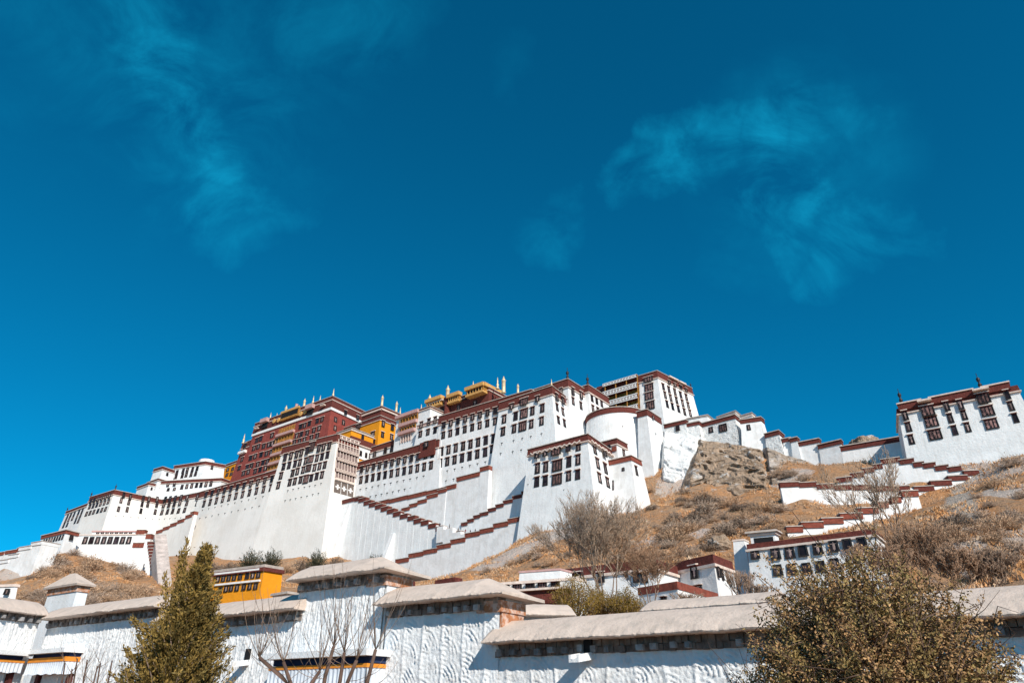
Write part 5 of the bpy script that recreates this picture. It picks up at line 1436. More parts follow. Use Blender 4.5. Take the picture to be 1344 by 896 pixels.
# low clay-topped wall behind, running away from the right stretch
wq = at_D(672, 803, 27.0)
WQ = WLine(Vector((wq.x, wq.y, 0)), dirb(78), Vector((dirb(78).y, -dirb(78).x, 0)))
wall_piece('short clay-topped wall behind, meeting the right stretch at an angle', WQ, (668, 801), (752, 811), fan=0, seed=8, frieze=False, back_only=True, H=.5)
wq = at_D(900, 795, 24.0)
WR = WLine(Vector((wq.x, wq.y, 0)), we, wnm)
wall_piece('second clay coping just showing behind the long right stretch', WR, (845, 801), (1010, 789), fan=0, seed=9, frieze=False, back_only=True, H=.42)

# little turret with a pyramid roof
tB = at_D(103, 768, 45); tA = along(tB, dirb(WB_), 65); tC = along(tB, dirb(33), 117)
b = Bld('wall_turret', 'small square whitewashed turret with a clay pyramid roof behind the left wall', 'turret', (tB.x, tB.y, 0))
tp = [(p[0], p[1]) for p in (tA, tB, tC, tA + (tC - tB))]
mb = MB(); mb.prism(offset(tp, .14), 0, tp, tB.z); b.add('wall', mb, NEARW)
o1, o2 = offset(tp, .22), offset(tp, .25)
cxy = (sum(p[0] for p in tp) / 4, sum(p[1] for p in tp) / 4)
inn = [(cxy[0] + (p[0] - cxy[0]) * .18, cxy[1] + (p[1] - cxy[1]) * .18) for p in tp]
mb = MB(); mb.prism(o1, tB.z, o2, tB.z + .10); mb.prism(o2, tB.z + .10, inn, tB.z + .78); b.add('pyramid_roof', mb, CLAY)
mb = MB(); mb.prism(offset(tp, .06), tB.z - .30, offset(tp, .05), tB.z); b.add('terracotta_band', mb, TERRA)

# ---- curtained doorways
NAVY = mat('navy_cloth', (.018, .035, .10), var=.15, vscale=3)
ORANGE = mat('orange_cloth', (.74, .27, .035), var=.1, vscale=3)
VAL = mat('white_valance', (.66, .72, .80), var=.06, vscale=2, bump=.02, bscale=6)
def valance(b, wl, u0, u1, o, ztop, zbot, name='pleated_valance', endcap=True):
    """hanging pleated cloth as a folded sheet with thickness"""
    n = int(abs(u1 - u0) / .03); co = []; zs = np.linspace(ztop, zbot, 6)
    for sgn in (0, .012):
        for i in range(n + 1):
            u = u0 + (u1 - u0) * i / n
            for k, z in enumerate(zs):
                amp = .035 * (.25 + k / 5)
                co.append(np.array(wl.pt(u, o + sgn + amp * math.sin(u * 2 * math.pi / .17 + math.sin(u * 3.1) * 1.3), z + .02 * math.sin(u * 9) * (k / 5))) - np.array(b.L))
    m = len(zs); N_ = (n + 1) * m; q = []
    for s_ in (0, N_):
        for i in range(n):
            for k in range(m - 1):
                a = s_ + i * m + k; q.append([a, a + m, a + m + 1, a + 1])
    return link(name, np_mesh(name, np.array(co), np.array(q), VAL, smooth=True), b.root)
def doorway(label, wl, x0, x1, ytop, yor0, yor1, yb, proj_=.9, right_end=True):
    ua, za = wl.uv(x0, ytop, proj_); uc, zc = wl.uv(x1, ytop, proj_); zt = (za + zc) / 2
    _, zo = wl.uv((x0 + x1) / 2, yor0, proj_); _, zo1 = wl.uv((x0 + x1) / 2, yor1, proj_); _, zbt = wl.uv((x0 + x1) / 2, yb, proj_)
    m_ = wl.P + wl.ex * (ua + uc) / 2
    b = Bld('doorway', label, 'doorway', (m_.x, m_.y, 0))
    mb = MB(); wl.box(mb, ua - .15, uc + .15, -.05, proj_ + .2, zt - .12, zt + .06); b.add('canopy_slab', mb, NEARW)
    mb = MB(); wl.box(mb, ua, uc, -.05, proj_ - .15, zo + .02, zt - .12); b.add('dark_soffit', mb, NAVY)
    mb = MB(); wl.box(mb, ua - .02, uc + .02, 0, proj_, zo1, zo); b.add('orange_band', mb, ORANGE)
    valance(b, wl, ua, uc, proj_ - .03, zo1, zbt)
    if right_end:
        we2 = WLine(Vector(wl.pt(uc, 0, 0)), wl.n, wl.ex); valance(b, we2, 0.05, proj_ - .05, -.02, zo1, zbt)
    mb = MB(); wl.box(mb, ua + .3, uc - .3, .02, .08, 0, zbt + .1); b.add('dark_opening', mb, GAPSHADE)
    mb = MB()
    for s_ in (ua + .1, uc - .35): wl.box(mb, s_, s_ + .25, .02, .25, 0, zbt + .05)
    b.add('door_jamb', mb, WOOD)
    return b
doorway('wide doorway canopy with an orange band and white pleated curtain in the wall behind bare stems', WL, 356, 482, 857, 872, 877, 915)
doorway('left corner doorway canopy with a bent orange band and white pleated curtain', WL, 41, 88, 853, 862, 868, 884, .7)
doorway('doorway canopy with navy and orange bands cut by the left picture edge', WA_, -12, 36, 855, 865, 868.5, 882, .5, False)

# ---- water spouts
for lab, xw, yw in (('whitewashed stone water spout sticking out under the dark gap of the right wall', 768, 859), ('whitewashed water spout below a dark hole, left of the curtained doorway', 318, 868)):
    u, z = WL.uv(xw, yw, .3)
    b = Bld('water_spout', lab, 'spout', WL.pt(u, 0, z))
    mb = MB(); p = WL.pt
    def seg(w0, z0, z1, o0=.0, o1=.72, dz=-.10):
        mb.hexa([p(u + w0[0] - .10, o1, z + z0 + dz), p(u + w0[1] - .10, o1, z + z0 + dz), p(u + w0[1], o0, z + z0), p(u + w0[0], o0, z + z0), p(u + w0[0] - .10, o1, z + z1 + dz), p(u + w0[1] - .10, o1, z + z1 + dz), p(u + w0[1], o0, z + z1), p(u + w0[0], o0, z + z1)])
    seg((-.14, .14), -.08, .0); seg((-.14, -.08), 0, .09); seg((.08, .14), 0, .09)
    b.add('channel', mb, NEARW)
    mb = MB(); WL.box(mb, u - .11, u + .12, .1, .16, z + .0, z + .42); b.add('dark_hole', mb, GAPSHADE)
# ================================================================== people on the stairs
COAT = [mat('dark_coat', (.03, .03, .045), var=.1), mat('red_coat', (.25, .03, .03), var=.1), mat('grey_coat', (.16, .16, .17), var=.1)]
SKIN = mat('skin', (.42, .24, .17), var=.05); TROUS = mat('dark_trousers', (.035, .035, .045), var=.1); HAIR = mat('black_hair', (.012, .011, .012), var=.1)
def person_parts():
    body = MB()
    ring = [(.09, 0), (.08, .08)]
    bm = bmesh.new()
    V_ = {}
    P_ = {'pel': (0, 0, .92, .15), 'wst': (0, 0, 1.08, .14), 'cst': (0, 0, 1.32, .17), 'nck': (0, 0, 1.50, .06), 'hd0': (0, -.01, 1.58, .085), 'hd1': (0, -.015, 1.68, .10), 'hd2': (0, -.01, 1.76, .06)}
    for sgn, t in ((-1, 'l'), (1, 'r')):
        P_[t + 'hip'] = (sgn * .10, 0, .86, .10); P_[t + 'kn'] = (sgn * .11, -.02 * sgn, .48, .065); P_[t + 'an'] = (sgn * .11, .04 * sgn, .08, .045); P_[t + 'to'] = (sgn * .12, .04 * sgn - .14, .035, .035)
        P_[t + 'sh'] = (sgn * .19, 0, 1.42, .07); P_[t + 'el'] = (sgn * .25, .02, 1.14, .05); P_[t + 'wr'] = (sgn * .24, -.08, .92, .035); P_[t + 'ha'] = (sgn * .235, -.10, .83, .04)
    names = list(P_); 
    for n_ in names: V_[n_] = bm.verts.new(P_[n_][:3])
    for a, c in (('pel', 'wst'), ('wst', 'cst'), ('cst', 'nck'), ('nck', 'hd0'), ('hd0', 'hd1'), ('hd1', 'hd2')): bm.edges.new((V_[a], V_[c]))
    for t in 'lr':
        for a, c in (('pel', t + 'hip'), (t + 'hip', t + 'kn'), (t + 'kn', t + 'an'), (t + 'an', t + 'to'), ('cst', t + 'sh'), (t + 'sh', t + 'el'), (t + 'el', t + 'wr'), (t + 'wr', t + 'ha')): bm.edges.new((V_[a], V_[c]))
    me = bpy.data.meshes.new('person_body'); bm.to_mesh(me); bm.free()
    ob = bpy.data.objects.new('tmp', me); COL.objects.link(ob)
    md = ob.modifiers.new('s', 'SKIN')
    for i, n_ in enumerate(names):
        sv = me.skin_vertices[0].data[i]; sv.radius = (P_[n_][3],) * 2; sv.use_root = n_ == 'pel'
    sub = ob.modifiers.new('u', 'SUBSURF'); sub.levels = 1; sub.render_levels = 1
    dg = bpy.context.evaluated_depsgraph_get(); m2_ = bpy.data.meshes.new_from_object(ob.evaluated_get(dg))
    bpy.data.objects.remove(ob); m2_.materials.clear(); m2_.materials.append(SKIN)
    return m2_
PB = person_parts()
mb = MB(); mb.lathe([(.16, .80), (.20, .95), (.19, 1.1), (.22, 1.32), (.22, 1.42), (.09, 1.51)], n=12)
for s_ in (-1, 1): mb.tube([(s_ * .19, 0, 1.42), (s_ * .25, .02, 1.14), (s_ * .24, -.08, .93)], [.085, .07, .055], 6)
coat_mb = mb
mb = MB()
for s_ in (-1, 1): mb.tube([(s_ * .10, 0, .90), (s_ * .11, -.02 * s_, .48), (s_ * .11, .04 * s_, .09)], [.12, .085, .07], 6)
tr_me = mb.mesh('trousers', TROUS)
mb = MB(); mb.lathe([(.10, 1.66), (.115, 1.72), (.08, 1.79), (.02, 1.81)], (0, .015, 0), 10); hair_me = mb.mesh('hair', HAIR)
coats = [coat_mb.mesh('coat', c) for c in COAT]
land = []
for i, (px, py, c, lab) in enumerate(((577.5, 685.5, 0, 'visitor in a dark coat walking highest on the stairs behind the caps'), (590, 687.5, 2, 'visitor in a grey coat on the stairs, second from the left'),
                         (601.5, 692, 0, 'visitor in a dark coat where the two stair walls meet'), (611, 694, 1, 'visitor in a red coat behind the wide red cap'),
                         (617.5, 694.8, 0, 'visitor in a dark coat just right of the red-coated one'), (624, 693.5, 2, 'visitor in a grey coat at the right end of the group'))):
    p = on_plane(px, py, plane_at(9.6), NF); z = p.z - 1.75
    t = thing('person', lab, 'person', (p.x, p.y, z), 'visitors on the palace stairs'); t.rotation_euler.z = R(BF + 90 + 180 * (i % 2) + 20 * i)
    link('body', PB, t); link('coat', coats[c], t); link('trousers', tr_me, t); link('hair', hair_me, t); land.append(Vector((p.x, p.y, z)))
mb = MB()
land.sort(key=lambda p: p.x)
for i, p in enumerate(land):
    a = p - F0 * -1.0 if i == 0 else (p + land[i - 1]) / 2; c = p - F0 * 1.6 if i == len(land) - 1 else (p + land[i + 1]) / 2
    n_ = NF
    def L_(q, o, z): r_ = q + n_ * o; return (r_.x, r_.y, z)
    mb.hexa([L_(a, .6, p.z - 6), L_(c, .6, p.z - 6), L_(c, -1.4, p.z - 6), L_(a, -1.4, p.z - 6), L_(a, .6, p.z), L_(c, .6, p.z), L_(c, -1.4, p.z), L_(a, -1.4, p.z)])
tag(link('stairway', mb.mesh('stairway', WHITE)), 'short flight of broad steps under the group of visitors between two stair walls', 'stairs')

# ================================================================== plants
def leafmat(name, col, var, hs=3.0, rand=0.12):
    return mat(name, col, rough=.7, var=var, vscale=hs, rand=rand, col2=tuple(c * .45 for c in col), c2scale=hs * 1.7, c2lo=.5, c2hi=.62)
def quads_mesh(name, base, dirs, length, width, m, bend=.0):
    """leaf-sized rhombic faces at many places"""
    n = len(base); dirs = dirs / np.linalg.norm(dirs, axis=1)[:, None]
    rnd = rng.normal(size=(n, 3)); side = np.cross(dirs, rnd); side /= np.linalg.norm(side, axis=1)[:, None] + 1e-9
    L_ = np.asarray(length).reshape(-1, 1) * np.ones((n, 1)); W_ = np.asarray(width).reshape(-1, 1) * np.ones((n, 1))
    co = np.stack([base, base + dirs * L_ * .5 + side * W_ * .5, base + dirs * L_, base + dirs * L_ * .5 - side * W_ * .5], 1).reshape(-1, 3)
    return np_mesh(name, co, np.arange(4 * n).reshape(n, 4), m)
def polyline_tubes(name, lines, m, n=3):
    """lines: list of (points Nx3, radii N)"""
    mb = MB()
    for p, r_ in lines: mb.tube(p, r_, n)
    return mb.mesh(name, m, smooth=True)
BARK = mat('grey_brown_bark', (.23, .165, .13), var=.2, vscale=6)
TWIG = mat('brown_twig', (.38, .265, .195), var=.2, vscale=4, rand=.2)
REDTW = mat('reddish_twig', (.125, .078, .06), var=.2, vscale=4)

PALETW = mat('pale_twig', (.47, .35, .26), var=.15, vscale=4)
PINKTW = mat('pinkish_brown_twig', (.44, .285, .19), var=.2, vscale=4)
# ---- juniper in front of the wall
JL = leafmat('juniper_foliage', (.34, .225, .06), .22, 5.0)
JL2 = leafmat('juniper_dark_foliage', (.19, .135, .04), .22, 5.0)
def juniper():
    top = at_D(240, 722, 13.6); base = Vector((at_D(214, 896, 13.6).x, top.y, 0))
    t = thing('juniper', 'olive brown juniper with two ragged tips standing in front of the white wall', 'tree', base)
    H_ = top.z
    lines = [([Vector((0, 0, 0)), Vector((.05, 0, H_ * .5)), Vector((.25, 0, H_ * .95))], [.12, .08, .02])]
    B_, D_, Bd, Dd = [], [], [], []
    N_ = 900
    for i in range(N_):
        zt_ = .9 + (H_ + .05 - .9) * (i / N_) ** 1.15; fr_ = zt_ / H_
        rt = max(.03, .47 * (H_ + .05 - zt_)) * random.uniform(.45, 1.04) * (random.uniform(1.1, 1.35) if random.random() < .10 else 1)
        a = random.uniform(0, 2 * math.pi); el = R(random.uniform(28, 58))
        rt *= 1 + .18 * mnoise.noise(Vector((math.cos(a) * 1.4, math.sin(a) * 1.4, zt_ * 1.6)))
        ln = rt / math.cos(el); sh = .30 * fr_
        tip = Vector((sh + math.cos(a) * rt, math.sin(a) * rt, zt_)); o = Vector((sh * .8, 0, max(.2, zt_ - rt * math.tan(el)))); d = (tip - o).normalized()
        mid = o.lerp(tip, .55) - Vector((0, 0, ln * .06))
        if i % 3 == 0: lines.append(([o, mid, tip], [.018, .012, .004]))
        ns = int(30 + ln * 80)
        tt = rng.uniform(.25, 1.02, ns)
        P = np.outer((1 - tt) ** 2, o) + np.outer(2 * tt * (1 - tt), mid) + np.outer(tt ** 2, tip)
        dv = np.array(d)[None, :] + rng.normal(size=(ns, 3)) * .55; dv[:, 2] += .25
        P += rng.normal(size=(ns, 3)) * (.06 * (1.2 - tt))[:, None]
        if random.random() < .35: Bd.append(P); Dd.append(dv)
        else: B_.append(P); D_.append(dv)
    # the two ragged leaders
    for tipx, tipy, k in ((246, 708, 1.0), (284, 717, .16), (238, 722, .9), (216, 752, .35), (272, 756, .3), (288, 775, .5), (290, 812, .4), (172, 812, .4)):
        tp_ = at_D(tipx, tipy, 13.6) - base; o = Vector((.2, 0, H_ * .62)) + Vector(((tp_.x - .2) * .45, 0, 0))
        for s_ in range(14):
            tt0 = s_ / 14; ns = int(150 * k * (1.1 - tt0)) + 4
            tt = rng.uniform(tt0, min(1, tt0 + .12), ns); P = np.outer(1 - tt, o) + np.outer(tt, tp_) + rng.normal(size=(ns, 3)) * (.10 * (1.02 - tt) + .010)[:, None]
            dv = np.array((tp_ - o).normalized())[None, :] + rng.normal(size=(ns, 3)) * .5
            B_.append(P); D_.append(dv)
        lines.append(([o, tp_], [.02, .005]))
    link('trunk', polyline_tubes('trunk', lines, BARK, 5), t)
    for nm, bb_, dd_, m in (('foliage', B_, D_, JL), ('dark_foliage', Bd, Dd, JL2)):
        P = np.concatenate(bb_); dv = np.concatenate(dd_)
        link(nm, quads_mesh(nm, P, dv, rng.uniform(.04, .09, len(P)), rng.uniform(.014, .030, len(P)), m), t)
juniper()

# ---- big bush at the right
BL = leafmat('bush_leaf', (.34, .24, .09), .22, 6.0); BL2 = leafmat('bush_dry_leaf', (.45, .265, .12), .22, 6.0)
def big_bush():
    c = at_D(1150, 870, 9.0); base = Vector((c.x, c.y, 0))
    t = thing('leafy_bush', 'large dense round bush with small olive and rusty leaves at the right front', 'bush', base)
    lines = []; PB_, DB_, PC_, DC_ = [], [], [], []
    N_ = 1150; cz = 1.25
    for i in range(N_):
        a = random.uniform(0, 2 * math.pi); u = random.uniform(-.30, 1.0); el = math.asin(u)
        d = Vector((math.cos(a) * math.cos(el), math.sin(a) * math.cos(el), math.sin(el)))
        lump = 1 + .07 * mnoise.noise(d * 2.1 + Vector((3, 1, 2))) + .10 * mnoise.noise(d * 5)
        rr = Vector((1.52, 1.3, 1.92)); r_ = random.uniform(.80, 1.03) * lump * (1.16 if random.random() < .07 else 1)
        tip = Vector((d.x * rr.x * r_, d.y * rr.y * r_, cz + d.z * rr.z * r_))
        st_ = Vector((tip.x * .42, tip.y * .42, cz + (tip.z - cz) * .42)) + Vector([random.gauss(0, .12) for _ in range(3)])
        mid = st_.lerp(tip, .6) + Vector([random.gauss(0, .10) for _ in range(3)])
        if i % 2 == 0: lines.append(([st_, mid, tip], [.008, .006, .003]))
        # curling side shoots
        for _ in range(2):
            q = st_.lerp(tip, random.uniform(.5, 1)); e1_ = q + Vector([random.gauss(0, .16) for _ in range(3)]); e2_ = e1_ + Vector([random.gauss(0, .12) for _ in range(3)])
            if random.random() < .5: lines.append(([q, e1_, e2_], [.005, .004, .002]))
        ns = 100
        tt = rng.uniform(.25, 1.0, ns)
        P = np.outer((1 - tt) ** 2, st_) + np.outer(2 * tt * (1 - tt), mid) + np.outer(tt ** 2, tip) + rng.normal(size=(ns, 3)) * (.05 - .028 * tt)[:, None]
        dv = np.array(d)[None, :] * .4 + rng.normal(size=(ns, 3))
        (PC_ if random.random() < .46 else PB_).append(P); (DC_ if len(PC_) > len(DC_) else DB_).append(dv)
    for k in range(9):
        a = k * .7; lines.append(([Vector((0, 0, 0)), Vector((.3 * math.cos(a), .3 * math.sin(a), .7)), Vector((.7 * math.cos(a), .7 * math.sin(a), 1.6))], [.035, .025, .01]))
    link('branches', polyline_tubes('branches', lines, REDTW, 3), t)
    for nm, bb_, dd_, m in (('foliage', PB_, DB_, BL), ('dry_foliage', PC_, DC_, BL2)):
        P = np.concatenate(bb_); dv = np.concatenate(dd_)
        link(nm, quads_mesh(nm, P, dv, rng.uniform(.022, .048, len(P)), rng.uniform(.012, .026, len(P)), m), t)
big_bush()

# ---- bare trees
def grow(lines, p, d, ln, r_, lvl, up=.12, spread=.55, split=(2, 3), seg=3, maxl=5, shrink=.72, tips=None):
    pts = [p.copy()]; rad = [r_]
    for i in range(seg):
        d = (d + Vector([random.gauss(0, .11) for _ in range(3)]) + Vector((0, 0, up))).normalized()
        p = p + d * ln / seg; pts.append(p.copy()); rad.append(r_ * (1 - .38 * (i + 1) / seg))
        if lvl < maxl and i < seg - 1 and lvl > 0 and random.random() < .65:
            s_ = d.orthogonal().normalized(); s_.rotate(Matrix.Rotation(random.uniform(0, 6.28), 3, d))
            grow(lines, p, (d + s_ * spread * 1.2).normalized(), ln * shrink * .8, r_ * .45, lvl + 1, up, spread, split, seg, maxl, shrink, tips)
    lines.append((pts, rad))
    if lvl >= maxl:
        if tips is not None: tips.append((p, d))
        return
    for _ in range(random.randint(*split)):
        s_ = d.orthogonal().normalized(); s_.rotate(Matrix.Rotation(random.uniform(0, 6.28), 3, d))
        grow(lines, p, (d + s_ * spread * random.uniform(.5, 1.1)).normalized(), ln * shrink * random.uniform(.8, 1.1), r_ * .60, lvl + 1, up, spread, split, seg, maxl, shrink, tips)
def bare_tree(label, px, ytop, ybase, D, maxl=5, spread=.5, nst=1, r0=.16, first=.26, twigm=None, name='bare_tree', zb=None, up=.12, minr=.012, width=None, shrink=.72):
    top = at_D(px, ytop, D); base = at_D(px, ybase, D)
    zb = base.z if zb is None else zb
    base = Vector((base.x, base.y, zb)); H_ = top.z - zb
    t = thing(name, label, 'tree', base)
    lines = []
    for k in range(nst):
        a = 6.28 * k / max(1, nst) + random.random()
        d = Vector((math.cos(a) * .32, math.sin(a) * .32, 1)).normalized() if nst > 1 else Vector((0, 0, 1))
        grow(lines, Vector((0, 0, 0)), d, H_ * first, r0 / math.sqrt(nst), 0, up, spread, (2, 4) if nst > 4 else (2, 3), 3, maxl, shrink)
    zm = max(p.z for l in lines for p in l[0]); f = H_ / zm
    xm = max(abs(p.x) for l in lines for p in l[0]); fx = f if width is None else width / xm
    L2 = [([Vector((p.x * fx, p.y * fx, p.z * f)) for p in l[0]], [max(minr, x) for x in l[1]]) for l in lines]
    link('trunk', polyline_tubes('trunk', [l for l in L2 if l[1][0] > r0 * .30], BARK, 5), t)
    link('twigs', polyline_tubes('twigs', [l for l in L2 if l[1][0] <= r0 * .30], twigm or TWIG, 3), t)
    return t
random.seed(21)
bare_tree('tall bare poplar with a haze of thin twigs behind the clay wall top', 794, 650, 812, 46, 5, .40, 7, .15, .25, PALETW, minr=.009, width=5.0, up=.17)
random.seed(9)
bare_tree('smaller bare tree with thin twigs right of the tall poplar', 856, 700, 806, 47, 5, .45, 5, .10, .25, PINKTW, minr=.009, width=2.7, up=.17)
random.seed(5)
bare_tree('slender bare tree standing before the zigzag walls, above the big bush', 1178, 596, 775, 70, 5, .40, 3, .20, .26, PALETW, minr=.017, width=5.0, up=.14)
for i, (px, yt, yb, D, w_, lab) in enumerate(((1215, 682, 790, 62, 3.6, 'wide reddish bare bush-tree left of the slope path, behind the big bush'), (1262, 706, 790, 58, 2.8, 'reddish bare bush-tree just above the right clay wall top'),
                               (1165, 708, 790, 56, 2.6, 'low reddish bare bush-tree at the right end of the two-storey house'), (1310, 716, 790, 60, 1.9, 'grey bare shrub-tree near the right picture edge'))):
    random.seed(40 + i); bare_tree(lab, px, yt, yb, D, 5, .42, 6, .15, .26, PINKTW if i != 3 else TWIG, minr=.014, width=w_, up=.2)
for i, (px, yt, yb, D, w_, lab) in enumerate(((905, 778, 812, 40, 1.1, 'thin reeds of brown twigs below the white corner house'), (978, 745, 806, 42, 1.0, 'tall brown twigs left of the two-storey house'), (1003, 762, 806, 40, 1.0, 'brown twig thicket in front of the two-storey house'))):
    random.seed(60 + i); bare_tree(lab, px, yt, yb, D, 3, .25, 9, .09, .42, TWIG, 'bare_shrub', minr=.010, width=w_, up=.25)
# pruned tree in front of the wall
random.seed(11)
def pruned():
    D = 15.5; base = at_D(432, 896, D); base.z = 0
    t = thing('pruned_tree', 'pruned bare tree with thick cut stems and long upright shoots before the doorway curtain', 'tree', base)
    thick, thin = [], []
    for x0, y0, x1, y1 in ((398, 920, 340, 862), (400, 935, 372, 868), (420, 930, 438, 848), (436, 930, 452, 856), (440, 940, 468, 866), (476, 930, 493, 852), (384, 925, 420, 880)):
        a = at_D(x0, y0, D) - base; c = at_D(x1, y1, D + random.uniform(-.5, .5)) - base
        m_ = a.lerp(c, .5) + Vector((random.uniform(-.05, .05), 0, random.uniform(-.05, .05)))
        thick.append(([Vector((0, 0, -.1)), a * .5, a, m_, c], [.10, .065, .045, .04, .034]))
        for _ in range(9):
            d = Vector((random.gauss(0, .45), random.gauss(0, .4), 1)).normalized(); ln = random.uniform(.5, 1.75)
            p = c.copy(); pts = [p.copy()]
            for s_ in range(5):
                d = (d + Vector((random.gauss(0, .08), random.gauss(0, .08), .16))).normalized(); p = p + d * ln / 5; pts.append(p.copy())
                if random.random() < .4:
                    e_ = (d + Vector((random.gauss(0, .5), random.gauss(0, .5), .3))).normalized(); thin.append(([p.copy(), p + e_ * .15, p + e_ * .32 + Vector((0, 0, .08))], [.004, .003, .002]))
            thin.append((pts, [.009, .008, .007, .005, .004, .002]))
        for _ in range(4):
            p = a.lerp(c, random.uniform(.2, .95)); sx = random.choice((-1, 1)); pts = [p.copy()]; d = Vector((sx, random.gauss(0, .4), random.uniform(-.2, .3))).normalized()
            for s_ in range(5):
                d = (d + Vector((0, 0, .28))).normalized(); p = p + d * .16; pts.append(p.copy())
            thin.append((pts, [.007, .006, .005, .004, .003, .002]))
    link('trunk', polyline_tubes('trunk', thick, REDTW, 7), t); link('shoots', polyline_tubes('shoots', thin, TWIG, 3), t)
pruned()
random.seed(12)
def stems(label, pxs, D, ytop):
    base = at_D(sum(pxs) / len(pxs), 896, D); base.z = 0
    t = thing('bare_shrub', label, 'shrub', base); thick, thin = [], []
    for x in pxs:
        c = at_D(x + random.uniform(-10, 10), ytop + random.uniform(-8, 22), D) - base; a = at_D(x, 930, D) - base; a.z = 0
        thick.append(([a * .7, a.lerp(c, .5) + Vector((random.uniform(-.05, .05), 0, 0)), c], [.035, .025, .014]))
        for _ in range(9):
            p = a.lerp(c, random.uniform(.55, 1)); d = Vector((random.gauss(0, .6), random.gauss(0, .4), .8)).normalized(); pts = [p.copy()]
            for s_ in range(4): d = (d + Vector((random.gauss(0, .15), random.gauss(0, .1), .12))).normalized(); p = p + d * random.uniform(.08, .17); pts.append(p.copy())
            thin.append((pts, [.008, .006, .004, .003, .002]))
    link('stems', polyline_tubes('stems', thick, REDTW, 5), t); link('twigs', polyline_tubes('twigs', thin, TWIG, 3), t)
stems('thin bare shrub with reddish stems left of the juniper', [86, 93, 101, 110, 118, 128, 140], 19, 858)

# ---- yellow-green shrubs at the foot of the poplar
YG = leafmat('yellow_green_leaf', (.30, .19, .035), .25, 4.0)
def leafy(label, px, yt, yb, D, w_, name='leafy_shrub', m=None, n=9000, twm=None, lf=.09):
    top = at_D(px, yt, D); base = at_D(px, yb, D); H_ = top.z - base.z
    t = thing(name, label, 'shrub', base)
    lines = []; P_, D2 = [], []
    for i in range(70):
        a = random.uniform(0, 6.28); rr = math.sqrt(random.random()); x, y = math.cos(a) * rr * w_, math.sin(a) * rr * w_ * .7
        h = H_ * (1 - .55 * rr ** 2) * random.uniform(.75, 1.05); o = Vector((x * .25, y * .25, 0)); tip = Vector((x, y, h))
        lines.append(([o, o.lerp(tip, .5) + Vector((x * .1, y * .1, 0)), tip], [.02, .014, .006]))
        k = n // 70; tt = rng.beta(2.2, 1.2, k); P = np.outer(1 - tt, o) + np.outer(tt, tip) + rng.normal(size=(k, 3)) * (.07 * H_) ; P[:, 2] = np.abs(P[:, 2])
        P_.append(P); D2.append(rng.normal(size=(k, 3)) + np.array((0, 0, .6)))
    link('branches', polyline_tubes('branches', lines, twm or TWIG, 3), t)
    P = np.concatenate(P_); link('foliage', quads_mesh('foliage', P, np.concatenate(D2), rng.uniform(.5, 1.2, len(P)) * lf, rng.uniform(.3, .6, len(P)) * lf, m or YG), t)
random.seed(3)
leafy('yellow-green leafy shrub left of the poplar stem', 755, 752, 812, 40, 1.5); leafy('smaller yellow-green leafy shrub right of the poplar stem', 822, 770, 812, 41, 1.2)
leafy('yellow-green leafy shrub straight below the poplar', 788, 766, 812, 42, 1.1, n=6000)

# ---- shrubs on the hillside
SHL = [leafmat('dry_shrub_grey', (.50, .375, .29), .25, 1.2), leafmat('dry_shrub_brown', (.56, .37, .24), .25, 1.2), leafmat('dark_shrub', (.29, .215, .165), .25, 1.2), leafmat('evergreen_shrub', (.075, .075, .045), .25, 1.2)]
def shrub_mesh(seed, m, up=1.0, n=130, leaves=1500):
    random.seed(seed); lines = []; P_, D2 = [], []
    for i in range(n):
        a = random.uniform(0, 6.28); el = math.asin(random.uniform(.05, 1)); d = Vector((math.cos(a) * math.cos(el), math.sin(a) * math.cos(el), math.sin(el) * up))
        ln = random.uniform(.65, 1.05) * (1 + .25 * mnoise.noise(d * 2 + Vector((seed, 0, 0))))
        tip = d * ln; mid = tip * .5 + Vector([random.gauss(0, .05) for _ in range(3)])
        lines.append(([Vector((0, 0, 0)), mid, tip], [.016, .012, .006]))
        k = leaves // n; tt = rng.beta(2.5, 1.2, k); P_.append(np.outer(tt, tip) + rng.normal(size=(k, 3)) * .055); D2.append(np.array(d)[None, :] + rng.normal(size=(k, 3)) * .6)
    P = np.concatenate(P_); P[:, 2] = np.abs(P[:, 2])
    return polyline_tubes('shrub_twigs', lines, m, 3), quads_mesh('shrub_foliage', P, np.concatenate(D2), rng.uniform(.06, .16, len(P)), rng.uniform(.02, .05, len(P)), m)
SHM = [shrub_mesh(1, SHL[0]), shrub_mesh(2, SHL[1]), shrub_mesh(3, SHL[2], .8, 160, 2400), shrub_mesh(4, SHL[3], 1.5, 160, 2600), shrub_mesh(5, SHL[0], .7), shrub_mesh(6, SHL[1], .75)]
def put_shrub(kind, px, py, size, label, group, sq=1.0):
    p = ground_hit(px, py)
    if p is None: return
    t = thing('hill_shrub', label, 'shrub', p - Vector((0, 0, .15 * size)), group)
    t.scale = (size, size, size * sq); t.rotation_euler.z = random.uniform(0, 6.28)
    link('stems', SHM[kind][0], t); link('foliage', SHM[kind][1], t)
SL_ = ('low dry grey-brown shrub growing on the open hillside', 'dry shrubs scattered on the hillside')
random.seed(77)
def inpoly(x, y, poly):
    r_ = False; n = len(poly)
    for i in range(n):
        (x0, y0), (x1, y1) = poly[i], poly[i - 1]
        if (y0 > y) != (y1 > y) and x < (x1 - x0) * (y - y0) / (y1 - y0) + x0: r_ = not r_
    return r_
